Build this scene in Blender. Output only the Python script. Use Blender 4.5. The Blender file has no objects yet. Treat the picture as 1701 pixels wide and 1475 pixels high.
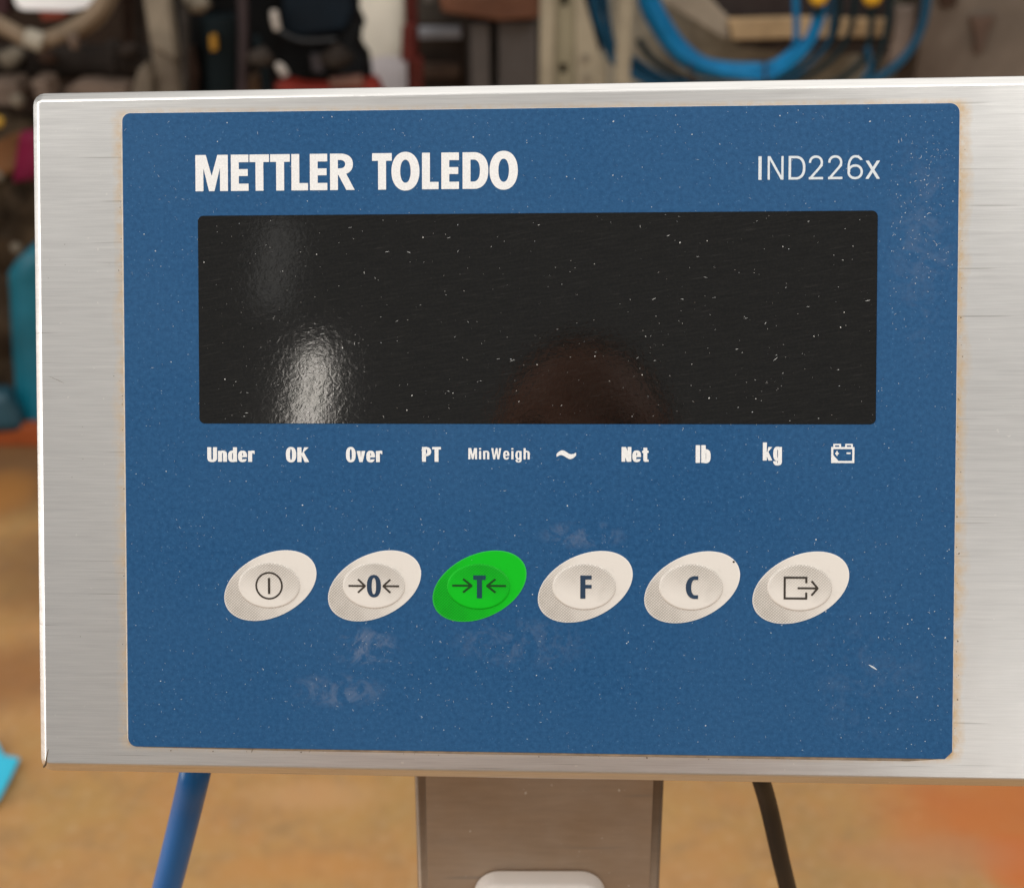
import bpy, bmesh, math, random
import numpy as np
from mathutils import Matrix, Vector, noise
random.seed(7)
SC = bpy.context.scene
COL = SC.collection

# ------------------------------------------------------------------ camera
FPX, IW, IH = 2211.0, 1701.0, 1475.0
PITCH = math.radians(28.0)
CAMZ = 1.30
cam_d = bpy.data.cameras.new('camera')
cam = bpy.data.objects.new('camera', cam_d)
COL.objects.link(cam)
cam.location = (0, 0, CAMZ)
cam.rotation_euler = (math.pi/2 - PITCH, 0, 0)
cam_d.sensor_width = 36.0
cam_d.lens = FPX / IW * 36.0
cam_d.clip_start = 0.01
cam_d.clip_end = 100
cam_d.dof.use_dof = True
cam_d.dof.focus_distance = 0.318
cam_d.dof.aperture_fstop = 16.0
SC.camera = cam
CAMM = Matrix.Translation((0, 0, CAMZ)) @ Matrix.Rotation(math.pi/2 - PITCH, 4, 'X')

# ------------------------------------------------------------------ ambient light of the hall, its lamps and added fill lights
world = bpy.data.worlds.new('World')
SC.world = world
world.use_nodes = True
wb = world.node_tree.nodes['Background']
wb.inputs[0].default_value = (1.0, 0.975, 0.945, 1)
wb.inputs[1].default_value = 0.39

def area(name, loc, target, sx, sy, power, col=(1, .972, .93)):
    l = bpy.data.lights.new(name, 'AREA')
    l.shape = 'RECTANGLE'; l.size = sx; l.size_y = sy
    l.energy = power; l.color = col
    o = bpy.data.objects.new(name, l)
    COL.objects.link(o)
    o.location = loc
    o.rotation_euler = (Vector(target) - Vector(loc)).to_track_quat('-Z', 'Y').to_euler()
    return o
def camdir(x, y, z, d):
    return CAMM @ Vector((x*d, y*d, z*d))
DEV = (0, .28, 1.15)
area('ceiling_lamp', camdir(-.289, -.048, .962, 5.2), DEV, .085, .56, 2.7, (1, .93, .84))
area('ceiling_lamp', camdir(-.305, .075, .955, 7.2), DEV, .16, .5, .22)
area('ceiling_lamp', (.4, 1.9, 4.2), (.1, 2.0, 0), 5.0, 3.4, 50)
area('ceiling_lamp', (1.9, -1.2, 4.0), DEV, 2.0, 1.6, 72)
area('ceiling_lamp', (-1.9, -1.0, 4.2), DEV, 1.8, 1.6, 36)  # unseen lamp added to lift the brightness of the steel
area('low_fill_light', (1.7, -6.5, 2.0), DEV, 3.4, 1.6, 34)  # added fill behind the camera, brightens the lower right of the steel
area('side_lamp', (-2.3, .25, 1.45), DEV, 1.5, 2.2, 38, (1, .97, .93))

SC.view_settings.view_transform = 'Standard'
SC.view_settings.look = 'None'
SC.view_settings.exposure = 0.0
SC.view_settings.gamma = 1.0

# ------------------------------------------------------------------ material helpers
def srgb(r, g, b):
    return tuple((c/255/12.92 if c/255 <= .04045 else ((c/255+.055)/1.055)**2.4) for c in (r, g, b)) + (1,)
class NT:
    def __init__(s, name):
        s.m = bpy.data.materials.new(name); s.m.use_nodes = True
        s.t = s.m.node_tree; s.n = s.t.nodes; s.p = s.n['Principled BSDF']
        s.tc = s.n.new('ShaderNodeTexCoord')
    def link(s, a, b): s.t.links.new(a, b)
    def mapping(s, scale=(1, 1, 1), rot=(0, 0, 0), loc=(0, 0, 0), src='Object'):
        m = s.n.new('ShaderNodeMapping')
        m.inputs['Scale'].default_value = scale; m.inputs['Rotation'].default_value = rot
        m.inputs['Location'].default_value = loc
        s.link(s.tc.outputs[src], m.inputs['Vector']); return m.outputs[0]
    def grain(s, ang, scale, loc=(0, 0, 0)):
        a = s.mapping(rot=(0, 0, math.radians(ang)), loc=loc)
        m = s.n.new('ShaderNodeMapping'); m.inputs['Scale'].default_value = scale
        s.link(a, m.inputs['Vector']); return m.outputs[0]
    def noise(s, vec, scale, detail=2, rough=.5, dist=0):
        n = s.n.new('ShaderNodeTexNoise'); n.inputs['Scale'].default_value = scale
        n.inputs['Detail'].default_value = detail; n.inputs['Roughness'].default_value = rough
        n.inputs['Distortion'].default_value = dist
        if vec: s.link(vec, n.inputs['Vector'])
        return n.outputs['Fac']
    def ramp(s, fac, stops):
        r = s.n.new('ShaderNodeValToRGB'); e = r.color_ramp.elements
        while len(e) < len(stops): e.new(.5)
        for i, (p, c) in enumerate(stops):
            e[i].position = p; e[i].color = c if len(c) == 4 else tuple(c)+(1,)
        s.link(fac, r.inputs[0]); return r.outputs[0]
    def rng(s, v, a, b, c=0., d=1., smooth=False):
        m = s.n.new('ShaderNodeMapRange'); m.inputs[1].default_value = a; m.inputs[2].default_value = b
        m.inputs[3].default_value = c; m.inputs[4].default_value = d
        if smooth: m.interpolation_type = 'SMOOTHSTEP'
        s.link(v, m.inputs[0]); return m.outputs[0]
    def math(s, op, a, b=None, c=None):
        m = s.n.new('ShaderNodeMath'); m.operation = op
        for i, v in enumerate((a, b, c)):
            if v is None: continue
            if isinstance(v, (int, float)): m.inputs[i].default_value = v
            else: s.link(v, m.inputs[i])
        return m.outputs[0]
    def mix(s, fac, a, b, mode='MIX'):
        m = s.n.new('ShaderNodeMix'); m.data_type = 'RGBA'; m.blend_type = mode
        for i, v in ((0, fac), (6, a), (7, b)):
            if isinstance(v, (int, float)): m.inputs[i].default_value = v
            elif isinstance(v, tuple): m.inputs[i].default_value = v
            else: s.link(v, m.inputs[i])
        return m.outputs[2]
    def xyz(s, vec=None):
        x = s.n.new('ShaderNodeSeparateXYZ'); s.link(vec or s.tc.outputs['Object'], x.inputs[0]); return x.outputs
    def bump(s, h, strength=.3, dist=.001, prev=None):
        b = s.n.new('ShaderNodeBump'); b.inputs['Strength'].default_value = strength
        b.inputs['Distance'].default_value = dist
        s.link(h, b.inputs['Height'])
        if prev: s.link(prev, b.inputs['Normal'])
        return b.outputs[0]
    def set(s, **k):
        names = dict(col='Base Color', rough='Roughness', metal='Metallic', spec='Specular IOR Level', normal='Normal', ior='IOR',
                     coat='Coat Weight', sheen='Sheen Weight', aniso='Anisotropic')
        for a, v in k.items():
            i = s.p.inputs[names[a]]
            if isinstance(v, (int, float)): i.default_value = v
            elif isinstance(v, tuple): i.default_value = v
            else: s.link(v, i)
        return s.m

def simple(name, rgb, rough=.6, metal=0., var=.25, scale=14, bump=.0, spec=.5, stain=None, stain_amt=.5):
    t = NT(name)
    v = t.mapping()
    n = t.noise(v, scale, 5, .6)
    a = tuple(c*(1-var) for c in rgb[:3])+(1,); b = tuple(min(1, c*(1+var)) for c in rgb[:3])+(1,)
    col = t.ramp(n, [(.3, a), (.7, b)])
    if stain:
        n2 = t.noise(t.mapping(loc=(3, 1, 2)), scale*.35, 6, .65, .6)
        col = t.mix(t.rng(n2, .5, .66, 0, stain_amt), col, stain)
    t.set(col=col, metal=metal, spec=spec, rough=t.rng(t.noise(v, scale*2.3, 3), .3, .7, rough*.8, min(1, rough*1.2)))
    if bump: t.set(normal=t.bump(t.noise(v, scale*5, 4), bump, .004))
    return t.m

# brushed stainless
def steel_mat(name, stains=True, tint=(.735, .725, .705), rough=.33):
    t = NT(name)
    v = t.mapping(scale=(90, 3200, 300)); v2 = t.mapping(scale=(40, 1100, 100), loc=(.3, .1, 0))
    n1 = t.noise(v, 1, 3, .6); n2 = t.noise(v2, 1, 3, .6); n3 = t.noise(t.mapping(), 28, 4, .6)
    n4 = t.noise(t.mapping(), 1500, 2, .6)
    s = t.math('ADD', t.math('MULTIPLY', n1, .55), t.math('MULTIPLY', n2, .45))
    c0 = tuple(x*.91 for x in tint)+(1,); c1 = tuple(min(1, x*1.08) for x in tint)+(1,)
    col = t.ramp(s, [(.33, c0), (.67, c1)])
    col = t.mix(t.rng(n3, .3, .7, 0, .16), col, (.80, .80, .79, 1))
    # sparse long dark scratches
    sc = t.noise(t.mapping(scale=(26, 1500, 1), loc=(4, 7, 0)), 1, 1, .4)
    col = t.mix(t.rng(sc, .69, .75, 0, .45), col, (.25, .23, .21, 1))
    pit = t.noise(t.mapping(loc=(1, 2, 3)), 850, 1, .5)
    col = t.mix(t.rng(pit, .76, .82, 0, .6), col, (.92, .9, .86, 1))
    if stains:
        x, y, z = t.xyz()
        ax = t.math('ABSOLUTE', x); d = t.math('SUBTRACT', ax, .0999)
        wob = t.rng(t.noise(t.mapping(scale=(1, 1, 1)), 90, 4, .6), .25, .75, .0018, .0048)
        m = t.math('SUBTRACT', 1.0, t.math('DIVIDE', d, wob))
        m = t.math('MAXIMUM', t.math('MINIMUM', m, 1.0), 0.0)
        iny = t.rng(t.math('ABSOLUTE', y), .0765, .0790, 1, 0)
        tex = t.rng(t.noise(t.mapping(loc=(5, 5, 5)), 420, 4, .65), .35, .62, .25, 1)
        side = t.rng(x, -.05, .05, .75, 1.0)
        m = t.math('MULTIPLY', t.math('MULTIPLY', t.math('MULTIPLY', m, iny), tex), side)
        col = t.mix(m, col, (.64, .42, .18, 1)); stain_m = m
    b = t.bump(s, .09, .00008)
    b = t.bump(n4, .06, .0001, b)
    b = t.bump(t.noise(t.mapping(scale=(1, 1, 1)), 45, 2), .10, .0012, b)
    t.set(col=col, metal=t.rng(stain_m, 0, 1, .93, .3) if stains else .50, rough=t.rng(n2, .3, .7, rough*.95, rough*1.05), normal=b)
    return t.m
M_STEEL = steel_mat('brushed_steel')
M_COLUMN = steel_mat('column_steel', False, (.40, .285, .19), .5)  # brown tint paints the shaded floor's reflection into the steel

# blue printed overlay film
t = NT('blue_overlay_film')
n1 = t.noise(t.mapping(), 900, 3, .7); n2 = t.noise(t.mapping(), 60, 4, .6); n3 = t.noise(t.mapping(scale=(1, 1, 1), loc=(1, 0, 0)), 2600, 2, .6)
c = t.ramp(n1, [(.30, (.011, .067, .176)), (.70, (.023, .104, .246))])
c = t.mix(t.rng(t.noise(t.mapping(loc=(2, 2, 0)), 14, 5, .6), .35, .7, 0, .30), c, (.045, .125, .255, 1))
sp = t.noise(t.mapping(loc=(2, 3, 4)), 1300, 2, .6)
c = t.mix(t.rng(sp, .66, .78, 0, .5), c, (.18, .33, .52, 1))
x, y, z = t.xyz()
# dried smudges under the keys and above the fourth one
def smudge(cx, cy, rx, ry, amt, c, scale=170, lo=.47):
    dx = t.math('DIVIDE', t.math('SUBTRACT', x, cx), rx); dy = t.math('DIVIDE', t.math('SUBTRACT', y, cy), ry)
    r = t.math('ADD', t.math('MULTIPLY', dx, dx), t.math('MULTIPLY', dy, dy))
    m = t.math('MULTIPLY', t.rng(r, 0, 1, 1, 0, True), t.rng(t.noise(t.mapping(loc=(cx*50, 1, 0)), scale, 6, .7, 1.0), lo, lo+.16, 0, 1))
    return t.mix(t.math('MULTIPLY', m, amt), c, (.23, .27, .36, 1))
c = smudge(-.041, -.0525, .010, .006, .42, c)
c = smudge(-.048, -.063, .014, .005, .28, c)
c = smudge(-.003, -.051, .020, .007, .20, c)
c = smudge(.012, -.0245, .012, .004, .30, c)
c = smudge(.080, -.058, .016, .018, .08, c)
c = smudge(.092, .045, .010, .030, .12, c)
b = t.bump(n3, .12, .00012); b = t.bump(n1, .10, .0002, b)
M_BLUE = t.set(col=c, rough=t.rng(n2, .3, .7, .46, .58), spec=.16, normal=b)

# dark display window
t = NT('dark_display_window')
sc = t.noise(t.grain(-8, (150, 2100, 100)), 1, 3, .65)
sc2 = t.noise(t.grain(-12, (45, 1300, 100), (.2, .4, 0)), 1, 2, .6)
n2 = t.noise(t.mapping(), 1500, 2, .6)
c = t.ramp(sc, [(.35, (.0025, .0025, .0022)), (.62, (.0065, .0062, .0055)), (.8, (.024, .023, .021))])
c = t.mix(t.rng(sc2, .68, .76, 0, .5), c, (.024, .023, .020, 1))
c = t.mix(t.rng(n2, .45, .8, 0, .4), c, (.016, .015, .013, 1))
wav = t.noise(t.mapping(scale=(1, 1, 1)), 700, 3, .55, .8)
b = t.bump(wav, .10, .00010); b = t.bump(sc, .10, .00002, b)
M_DISP = t.set(col=c, rough=.06, spec=.44, normal=b)

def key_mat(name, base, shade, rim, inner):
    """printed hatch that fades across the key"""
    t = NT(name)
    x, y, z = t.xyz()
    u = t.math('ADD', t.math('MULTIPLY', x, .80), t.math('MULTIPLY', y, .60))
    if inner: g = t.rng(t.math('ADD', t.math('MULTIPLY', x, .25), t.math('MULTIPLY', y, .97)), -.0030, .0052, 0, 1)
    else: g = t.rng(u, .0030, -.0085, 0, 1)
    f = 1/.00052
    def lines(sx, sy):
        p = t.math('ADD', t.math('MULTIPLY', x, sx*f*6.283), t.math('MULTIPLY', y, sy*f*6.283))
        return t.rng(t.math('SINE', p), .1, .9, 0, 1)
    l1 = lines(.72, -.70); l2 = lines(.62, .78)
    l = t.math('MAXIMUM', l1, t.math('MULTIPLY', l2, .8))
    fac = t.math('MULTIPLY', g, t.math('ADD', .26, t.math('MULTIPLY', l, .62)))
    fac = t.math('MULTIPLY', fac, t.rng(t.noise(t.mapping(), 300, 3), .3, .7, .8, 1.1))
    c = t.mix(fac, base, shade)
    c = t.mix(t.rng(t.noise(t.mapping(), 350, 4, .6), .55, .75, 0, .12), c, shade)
    if rim:   # thin unprinted rim of the outer oval
        a = math.radians(26); ca, sa = math.cos(a), math.sin(a)
        ex = t.math('DIVIDE', t.math('ADD', t.math('MULTIPLY', x, ca), t.math('MULTIPLY', y, sa)), .01215)
        ey = t.math('DIVIDE', t.math('SUBTRACT', t.math('MULTIPLY', y, ca), t.math('MULTIPLY', x, sa)), .00765)
        r = t.math('SQRT', t.math('ADD', t.math('MULTIPLY', ex, ex), t.math('MULTIPLY', ey, ey)))
        c = t.mix(t.rng(r, .965, .985, 0, .45), c, rim)
    return t.set(col=c, rough=.5, spec=.18, normal=t.bump(t.noise(t.mapping(), 2200, 2), .08, .0001))
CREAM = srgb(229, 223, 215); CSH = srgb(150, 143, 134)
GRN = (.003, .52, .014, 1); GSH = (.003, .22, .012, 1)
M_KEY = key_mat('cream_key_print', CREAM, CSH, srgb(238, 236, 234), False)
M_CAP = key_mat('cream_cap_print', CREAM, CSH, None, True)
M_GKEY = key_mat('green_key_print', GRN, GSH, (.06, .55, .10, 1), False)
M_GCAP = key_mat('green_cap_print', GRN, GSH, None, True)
def ink(name, rgb, rough=.5):
    t = NT(name)
    n = t.noise(t.mapping(), 2500, 3, .6)
    c = t.ramp(n, [(.3, tuple(v*.9 for v in rgb[:3])), (.7, tuple(min(1, v*1.08) for v in rgb[:3]))])
    return t.set(col=c, rough=rough, spec=.3)
M_WHITE = ink('white_print', (.86, .86, .85))
M_WHITE2 = ink('pale_blue_print', (.70, .76, .80))
M_NAVY = ink('navy_print', srgb(40, 62, 86))
M_DARK = ink('charcoal_print', srgb(58, 52, 46))
M_DGREEN = ink('dark_green_print', srgb(8, 72, 20))
M_TEAL = ink('teal_navy_print', srgb(14, 70, 78))
M_DUST = ink('pale_dust', (.62, .66, .70), .8)
M_DUSTW = ink('white_dust', (.80, .79, .76), .8)
M_GRIME = ink('dark_grime', (.14, .10, .06), .9)
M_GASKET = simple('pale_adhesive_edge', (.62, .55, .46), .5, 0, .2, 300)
M_STRIP = simple('brown_gap_shade', (.26, .19, .125), .45, 0, .4, 220)
M_RUBBER = simple('black_cable_jacket', (.016, .013, .012), .42, 0, .2, 60)
M_WPLAST = simple('white_box_plastic', (.86, .81, .76), .45, 0, .03, 40, .03)

t = NT('blue_hose_plastic')
c = t.ramp(t.noise(t.mapping(scale=(1, 1, .3)), 60, 3), [(.3, (.002, .11, .36)), (.7, (.003, .15, .46))])
M_HOSE = t.set(col=c, rough=.3, spec=.4)

# ------------------------------------------------------------------ mesh helpers
def link(name, me, mat, parent=None, label=None, kind=None):
    o = bpy.data.objects.new(name, me); COL.objects.link(o)
    if mat and not me.materials: me.materials.append(mat)
    if parent: o.parent = parent
    if label: o['label'] = label
    if kind: o['kind'] = kind
    return o
def bm_obj(name, bm, mat, parent=None, smooth=False, bevel=0, seg=2, **k):
    bmesh.ops.recalc_face_normals(bm, faces=bm.faces)
    me = bpy.data.meshes.new(name); bm.to_mesh(me); bm.free()
    if smooth: me.polygons.foreach_set('use_smooth', [True]*len(me.polygons))
    o = link(name, me, mat, parent, **k)
    if bevel:
        b = o.modifiers.new('bevel', 'BEVEL'); b.width = bevel; b.segments = seg; b.limit_method = 'ANGLE'; b.angle_limit = .6
    return o
def py_obj(name, vs, fs, mat, parent=None, smooth=False, **k):
    me = bpy.data.meshes.new(name); me.from_pydata([tuple(v) for v in vs], [], fs); me.update()
    if smooth: me.polygons.foreach_set('use_smooth', [True]*len(me.polygons))
    return link(name, me, mat, parent, **k)
def thing(name, label, cat, loc=(0, 0, 0), group=None):
    o = bpy.data.objects.new(name, None); COL.objects.link(o); o.location = loc
    o.empty_display_size = .05
    return tag(o, label, cat, group)
def tag(o, label, cat, group=None, kind=None):
    o['label'] = label; o['category'] = cat
    if group: o['group'] = group
    if kind: o['kind'] = kind
    return o
def box(bm, x0, x1, y0, y1, z0, z1):
    vs = [bm.verts.new(p) for p in ((x0,y0,z0),(x1,y0,z0),(x1,y1,z0),(x0,y1,z0),(x0,y0,z1),(x1,y0,z1),(x1,y1,z1),(x0,y1,z1))]
    for f in ((0,3,2,1),(4,5,6,7),(0,1,5,4),(1,2,6,5),(2,3,7,6),(3,0,4,7)): bm.faces.new([vs[i] for i in f])
    return vs
def prism(bm, pts, off):
    a = [bm.verts.new(p) for p in pts]; b = [bm.verts.new(Vector(p)+Vector(off)) for p in pts]
    bm.faces.new(a); bm.faces.new(b[::-1]); n = len(a)
    for i in range(n): bm.faces.new((a[i], b[i], b[(i+1) % n], a[(i+1) % n]))
def tube(bm, pts, r, seg=14, sub=8, cap=True):
    """round bar along a Catmull-Rom curve through pts; r is a number or one radius per point"""
    P = [Vector(p) for p in pts]; n = len(P)
    R = r if isinstance(r, (list, tuple)) else [r]*n
    path = []; rad = []
    for i in range(n-1):
        p0 = P[max(i-1, 0)]; p1 = P[i]; p2 = P[i+1]; p3 = P[min(i+2, n-1)]
        for k in range(sub):
            s = k/sub
            path.append(.5*((2*p1)+(p2-p0)*s+(2*p0-5*p1+4*p2-p3)*s*s+(3*p1-p0-3*p2+p3)*s**3)); rad.append(R[i]*(1-s)+R[i+1]*s)
    path.append(P[-1]); rad.append(R[-1])
    d0 = (path[1]-path[0]).normalized(); up = Vector((0, 0, 1)) if abs(d0.z) < .9 else Vector((1, 0, 0))
    nx = d0.cross(up).normalized(); rings = []
    for i, p in enumerate(path):
        d = (path[min(i+1, len(path)-1)]-path[max(i-1, 0)]).normalized()
        nx = (nx-d*nx.dot(d)).normalized(); ny = d.cross(nx)
        rings.append([bm.verts.new(p+(nx*math.cos(a)+ny*math.sin(a))*rad[i]) for a in (2*math.pi*k/seg for k in range(seg))])
    for a, b in zip(rings, rings[1:]):
        for k in range(seg): bm.faces.new((a[k], a[(k+1) % seg], b[(k+1) % seg], b[k]))
    if cap: bm.faces.new(rings[0][::-1]); bm.faces.new(rings[-1])
def rrect(x0, y0, x1, y1, rs, seg=8):
    """rounded rectangle outline, corner radii for (x1,y1),(x0,y1),(x0,y0),(x1,y0); a negative radius is a straight chamfer"""
    out = []
    for (cx, cy, a0, sx, sy), r in zip(((x1, y1, 0, -1, -1), (x0, y1, 90, 1, -1), (x0, y0, 180, 1, 1), (x1, y0, 270, -1, 1)), rs):
        q = abs(r); k = 1 if r < 0 else seg
        for i in range(k+1):
            a = math.radians(a0+90*i/k)
            out.append((cx+sx*q+q*math.cos(a), cy+sy*q+q*math.sin(a)))
    return out
def plate(bm, outline, z0, z1, edge=.0):
    """slab with a small sloped edge"""
    n = len(outline); cx = sum(p[0] for p in outline)/n; cy = sum(p[1] for p in outline)/n
    rings = [[(x, y, z0) for x, y in outline], [(x, y, z1-edge) for x, y in outline]]
    if edge:
        ins = []
        for i, (x, y) in enumerate(outline):
            ax, ay = outline[i-1]; bx, by = outline[(i+1) % n]
            tx, ty = bx-ax, by-ay; l = math.hypot(tx, ty) or 1
            ins.append((x-ty/l*edge, y+tx/l*edge, z1))
        rings.append(ins)
    V = [[bm.verts.new(p) for p in r] for r in rings]
    bm.faces.new(V[0][::-1]); bm.faces.new(V[-1])
    for a, b in zip(V, V[1:]):
        for i in range(n): bm.faces.new((a[i], a[(i+1) % n], b[(i+1) % n], b[i]))

# ------------------------------------------------------------------ pixel -> place helpers (give plain world points)
def ray(u, v):
    k = -(v-IH/2)/FPX
    return Vector(((u-IW/2)/FPX, math.cos(PITCH)+k*math.sin(PITCH), -math.sin(PITCH)+k*math.cos(PITCH)))
def P(u, v, Y):
    d = ray(u, v); return Vector((0, 0, CAMZ))+d*(Y/d.y)
def F(u, v, z=0.):
    d = ray(u, v); return Vector((0, 0, CAMZ))+d*((z-CAMZ)/d.z)
def D(u, v, dep):
    return Vector((0, 0, CAMZ))+ray(u, v)*dep

# ------------------------------------------------------------------ floor and back wall
t = NT('stained_concrete_floor')
o1 = t.noise(t.mapping(), 2.2, 5, .6, .4); o2 = t.noise(t.mapping(loc=(3, 3, 0)), 9, 5, .6); o3 = t.noise(t.mapping(loc=(7, 3, 0)), 60, 3, .6)
c = t.ramp(o1, [(.30, (.30, .190, .080)), (.5, (.43, .25, .09)), (.72, (.45, .235, .10))])
c = t.mix(t.rng(o2, .38, .64, 0, .6), c, (.45, .215, .075, 1))
c = t.mix(t.rng(t.noise(t.mapping(loc=(11, 3, 0)), 18, 6, .7, .5), .48, .68, 0, .5), c, (.26, .165, .085, 1))
c = t.mix(t.rng(o3, .5, .75, 0, .3), c, (.55, .38, .22, 1))
chip = t.noise(t.mapping(loc=(1, 9, 0)), 26, 2, .5)
c = t.mix(t.rng(chip, .72, .78, 0, .7), c, (.66, .45, .25, 1))
x, y, z = t.xyz()
def patch(c, u, v, rx, ry, col, amt, scale=10):
    w = F(u, v)
    dx = t.math('DIVIDE', t.math('SUBTRACT', x, w.x), rx); dy = t.math('DIVIDE', t.math('SUBTRACT', y, w.y), ry)
    r = t.math('ADD', t.math('MULTIPLY', dx, dx), t.math('MULTIPLY', dy, dy))
    r = t.math('ADD', r, t.rng(t.noise(t.mapping(loc=(u*.01, v*.01, 0)), scale, 4, .6), .2, .8, -.28, .28))
    return t.mix(t.rng(r, -.1, 1.6, amt, 0, True), c, col)
c = patch(c, 1690, 1350, .20, .10, (.53, .14, .030, 1), .72, 14)
c = patch(c, 1705, 1440, .06, .06, (.58, .13, .025, 1), .75)
c = patch(c, 1560, 1420, .14, .04, (.46, .22, .11, 1), .5)
c = patch(c, 40, 775, .34, .20, (.13, .065, .03, 1), .85)
c = patch(c, 95, 940, .16, .16, (.19, .10, .045, 1), .7)
c = patch(c, 20, 1120, .14, .09, (.26, .115, .045, 1), .7)
c = patch(c, 2, 820, .07, .10, (.40, .17, .04, 1), .75, 9)
c = patch(c, 520, 1320, .10, .03, (.55, .31, .15, 1), .5)
c = patch(c, 500, 1440, .10, .03, (.50, .23, .07, 1), .5)
M_FLOOR = t.set(col=c, rough=t.rng(o2, .3, .7, .38, .60), spec=.30, normal=t.bump(o2, .15, .01))
fl = py_obj('floor', [(-9, -6, 0), (9, -6, 0), (9, 9, 0), (-9, 9, 0)], [(0, 1, 2, 3)], M_FLOOR)
fl['kind'] = 'structure'
M_WALL = simple('sooty_brown_wall', (.024, .014, .010), .9, 0, .5, 2.2, .2, .1, (.08, .06, .045, 1), .6)
bm = bmesh.new(); box(bm, -6, 6, 4.4, 4.6, 0, 3.2)
w = bm_obj('back_wall', bm, M_WALL); w['kind'] = 'structure'

# ================================================================== THE WEIGHING TERMINAL
# panel frame: x right, y up, z out of the panel, metres; pose recovered from the photograph's perspective
Rm = Matrix(((.998360880, .000234957, -.0572319757), (-.00220193, .999408886, -.0343078614), (.0571900843, .0343776477, .997771252)))
DEVM = CAMM @ (Matrix.Translation((.00507830, .00260365, -.320265975)) @ Rm.to_4x4())
term = thing('weighing_terminal', 'stainless steel weighing indicator with blue front panel, dark display and six oval keys', 'weighing scale display')
term.matrix_world = DEVM

HX0, HX1, HY0, HY1 = -.1233, .1236, -.0846, .0838
bm = bmesh.new(); box(bm, HX0, HX1, HY0, HY1, -.072, -.0004)
for v in bm.verts:      # the lid sits a touch out of square
    if v.co.y > 0: v.co.y += .00055*v.co.x/.12
bmesh.ops.bevel(bm, geom=[e for e in bm.edges if abs(e.verts[0].co.z-e.verts[1].co.z) > .01], offset=.0030, segments=4, profile=.5, affect='EDGES')
front = [e for e in bm.edges if all(v.co.z > -.001 for v in e.verts)]
bmesh.ops.bevel(bm, geom=front, offset=.0023, segments=1, affect='EDGES')
ring_e = [e for e in bm.edges if all(v.co.z > -.001 for v in e.verts) or (all(-.0035 < v.co.z < -.0020 for v in e.verts))]
bmesh.ops.bevel(bm, geom=ring_e, offset=.0005, segments=3, profile=.5, affect='EDGES')
hs = bm_obj('housing', bm, M_STEEL, term, smooth=False)
for p in hs.data.polygons: p.use_smooth = True
hs.modifiers.new('normals', 'WEIGHTED_NORMAL').keep_sharp = True
# seam of the folded sheet at the lower left corner
bm = bmesh.new(); tube(bm, [(-.1203, -.0786, -.0004), (-.1208, -.0806, -.0005), (-.1211, -.0822, -.0008), (-.1224, -.0836, -.0024)], [.00006, .00020, .00028, .00022], 8, 4)
bm_obj('corner_seam', bm, M_GRIME, term, smooth=True)

# overlay with its glue line
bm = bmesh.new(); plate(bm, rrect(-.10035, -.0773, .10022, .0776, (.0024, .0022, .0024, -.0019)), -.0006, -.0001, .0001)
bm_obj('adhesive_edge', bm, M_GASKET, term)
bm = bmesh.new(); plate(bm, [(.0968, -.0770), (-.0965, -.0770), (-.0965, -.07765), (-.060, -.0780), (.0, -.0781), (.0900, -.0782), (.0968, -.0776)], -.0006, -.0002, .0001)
bm_obj('gap_shade_strip', bm, M_STRIP, term)  # brown colour paints the shade and floor reflection in the gap below the panel
oo = rrect(-.1000, -.0775, .1000, .0775, (.0022, .0020, .0022, -.0017))
bm = bmesh.new(); plate(bm, oo, -.0003, 0, .00008)
bm_obj('front_panel', bm, M_BLUE, term, label='matt blue front panel')
DX0, DX1, DY0, DY1 = -.0815, .0813, .0022, .0526
bm = bmesh.new(); plate(bm, rrect(DX0, DY0, DX1, DY1, (.0014,)*4), -.0001, .00010, .00008)
bm_obj('display_window', bm, M_DISP, term, label='dark unlit display window')

# ---------- signed distance shapes for the printed characters
def rect(x0, y0, x1, y1):
    def f(X, Y):
        dx = np.maximum(x0-X, X-x1); dy = np.maximum(y0-Y, Y-y1); return np.maximum(dx, dy)
    return f
def seg(x0, y0, x1, y1, w):
    l = math.hypot(x1-x0, y1-y0); ux, uy = (x1-x0)/l, (y1-y0)/l
    def f(X, Y):
        a = (X-x0)*ux+(Y-y0)*uy; b = -(X-x0)*uy+(Y-y0)*ux
        return np.maximum(np.maximum(-a, a-l), np.abs(b)-w/2)
    return f
def sup(cx, cy, rx, ry, n=2.0):
    m = min(rx, ry)
    def f(X, Y): return ((np.abs((X-cx)/rx)**n+np.abs((Y-cy)/ry)**n)**(1/n)-1)*m
    return f
def poly(pts):
    def f(X, Y):
        d = np.full(X.shape, 1e9); s = np.ones(X.shape)
        for i in range(len(pts)):
            ax, ay = pts[i-1]; bx, by = pts[i]
            ex, ey = ax-bx, ay-by; wx, wy = X-bx, Y-by
            k = np.clip((wx*ex+wy*ey)/(ex*ex+ey*ey), 0, 1)
            d = np.minimum(d, (wx-ex*k)**2+(wy-ey*k)**2)
            c1 = Y >= by; c2 = Y < ay; c3 = ex*wy > ey*wx
            s = np.where((c1 & c2 & c3) | (~c1 & ~c2 & ~c3), -s, s)
        return s*np.sqrt(d)
    return f
def U(*fs):
    def f(X, Y):
        r = fs[0](X, Y)
        for g in fs[1:]: r = np.minimum(r, g(X, Y))
        return r
    return f
def SUB(a, *bs):
    def f(X, Y):
        r = a(X, Y)
        for g in bs: r = np.maximum(r, -g(X, Y))
        return r
    return f
def AND(a, b): return lambda X, Y: np.maximum(a(X, Y), b(X, Y))
def ring(x0, y0, x1, y1, s, tt, n=2.5):
    cx, cy, rx, ry = (x0+x1)/2, (y0+y1)/2, (x1-x0)/2, (y1-y0)/2
    return SUB(sup(cx, cy, rx, ry, n), sup(cx, cy, rx-s, ry-tt, n))
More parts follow.
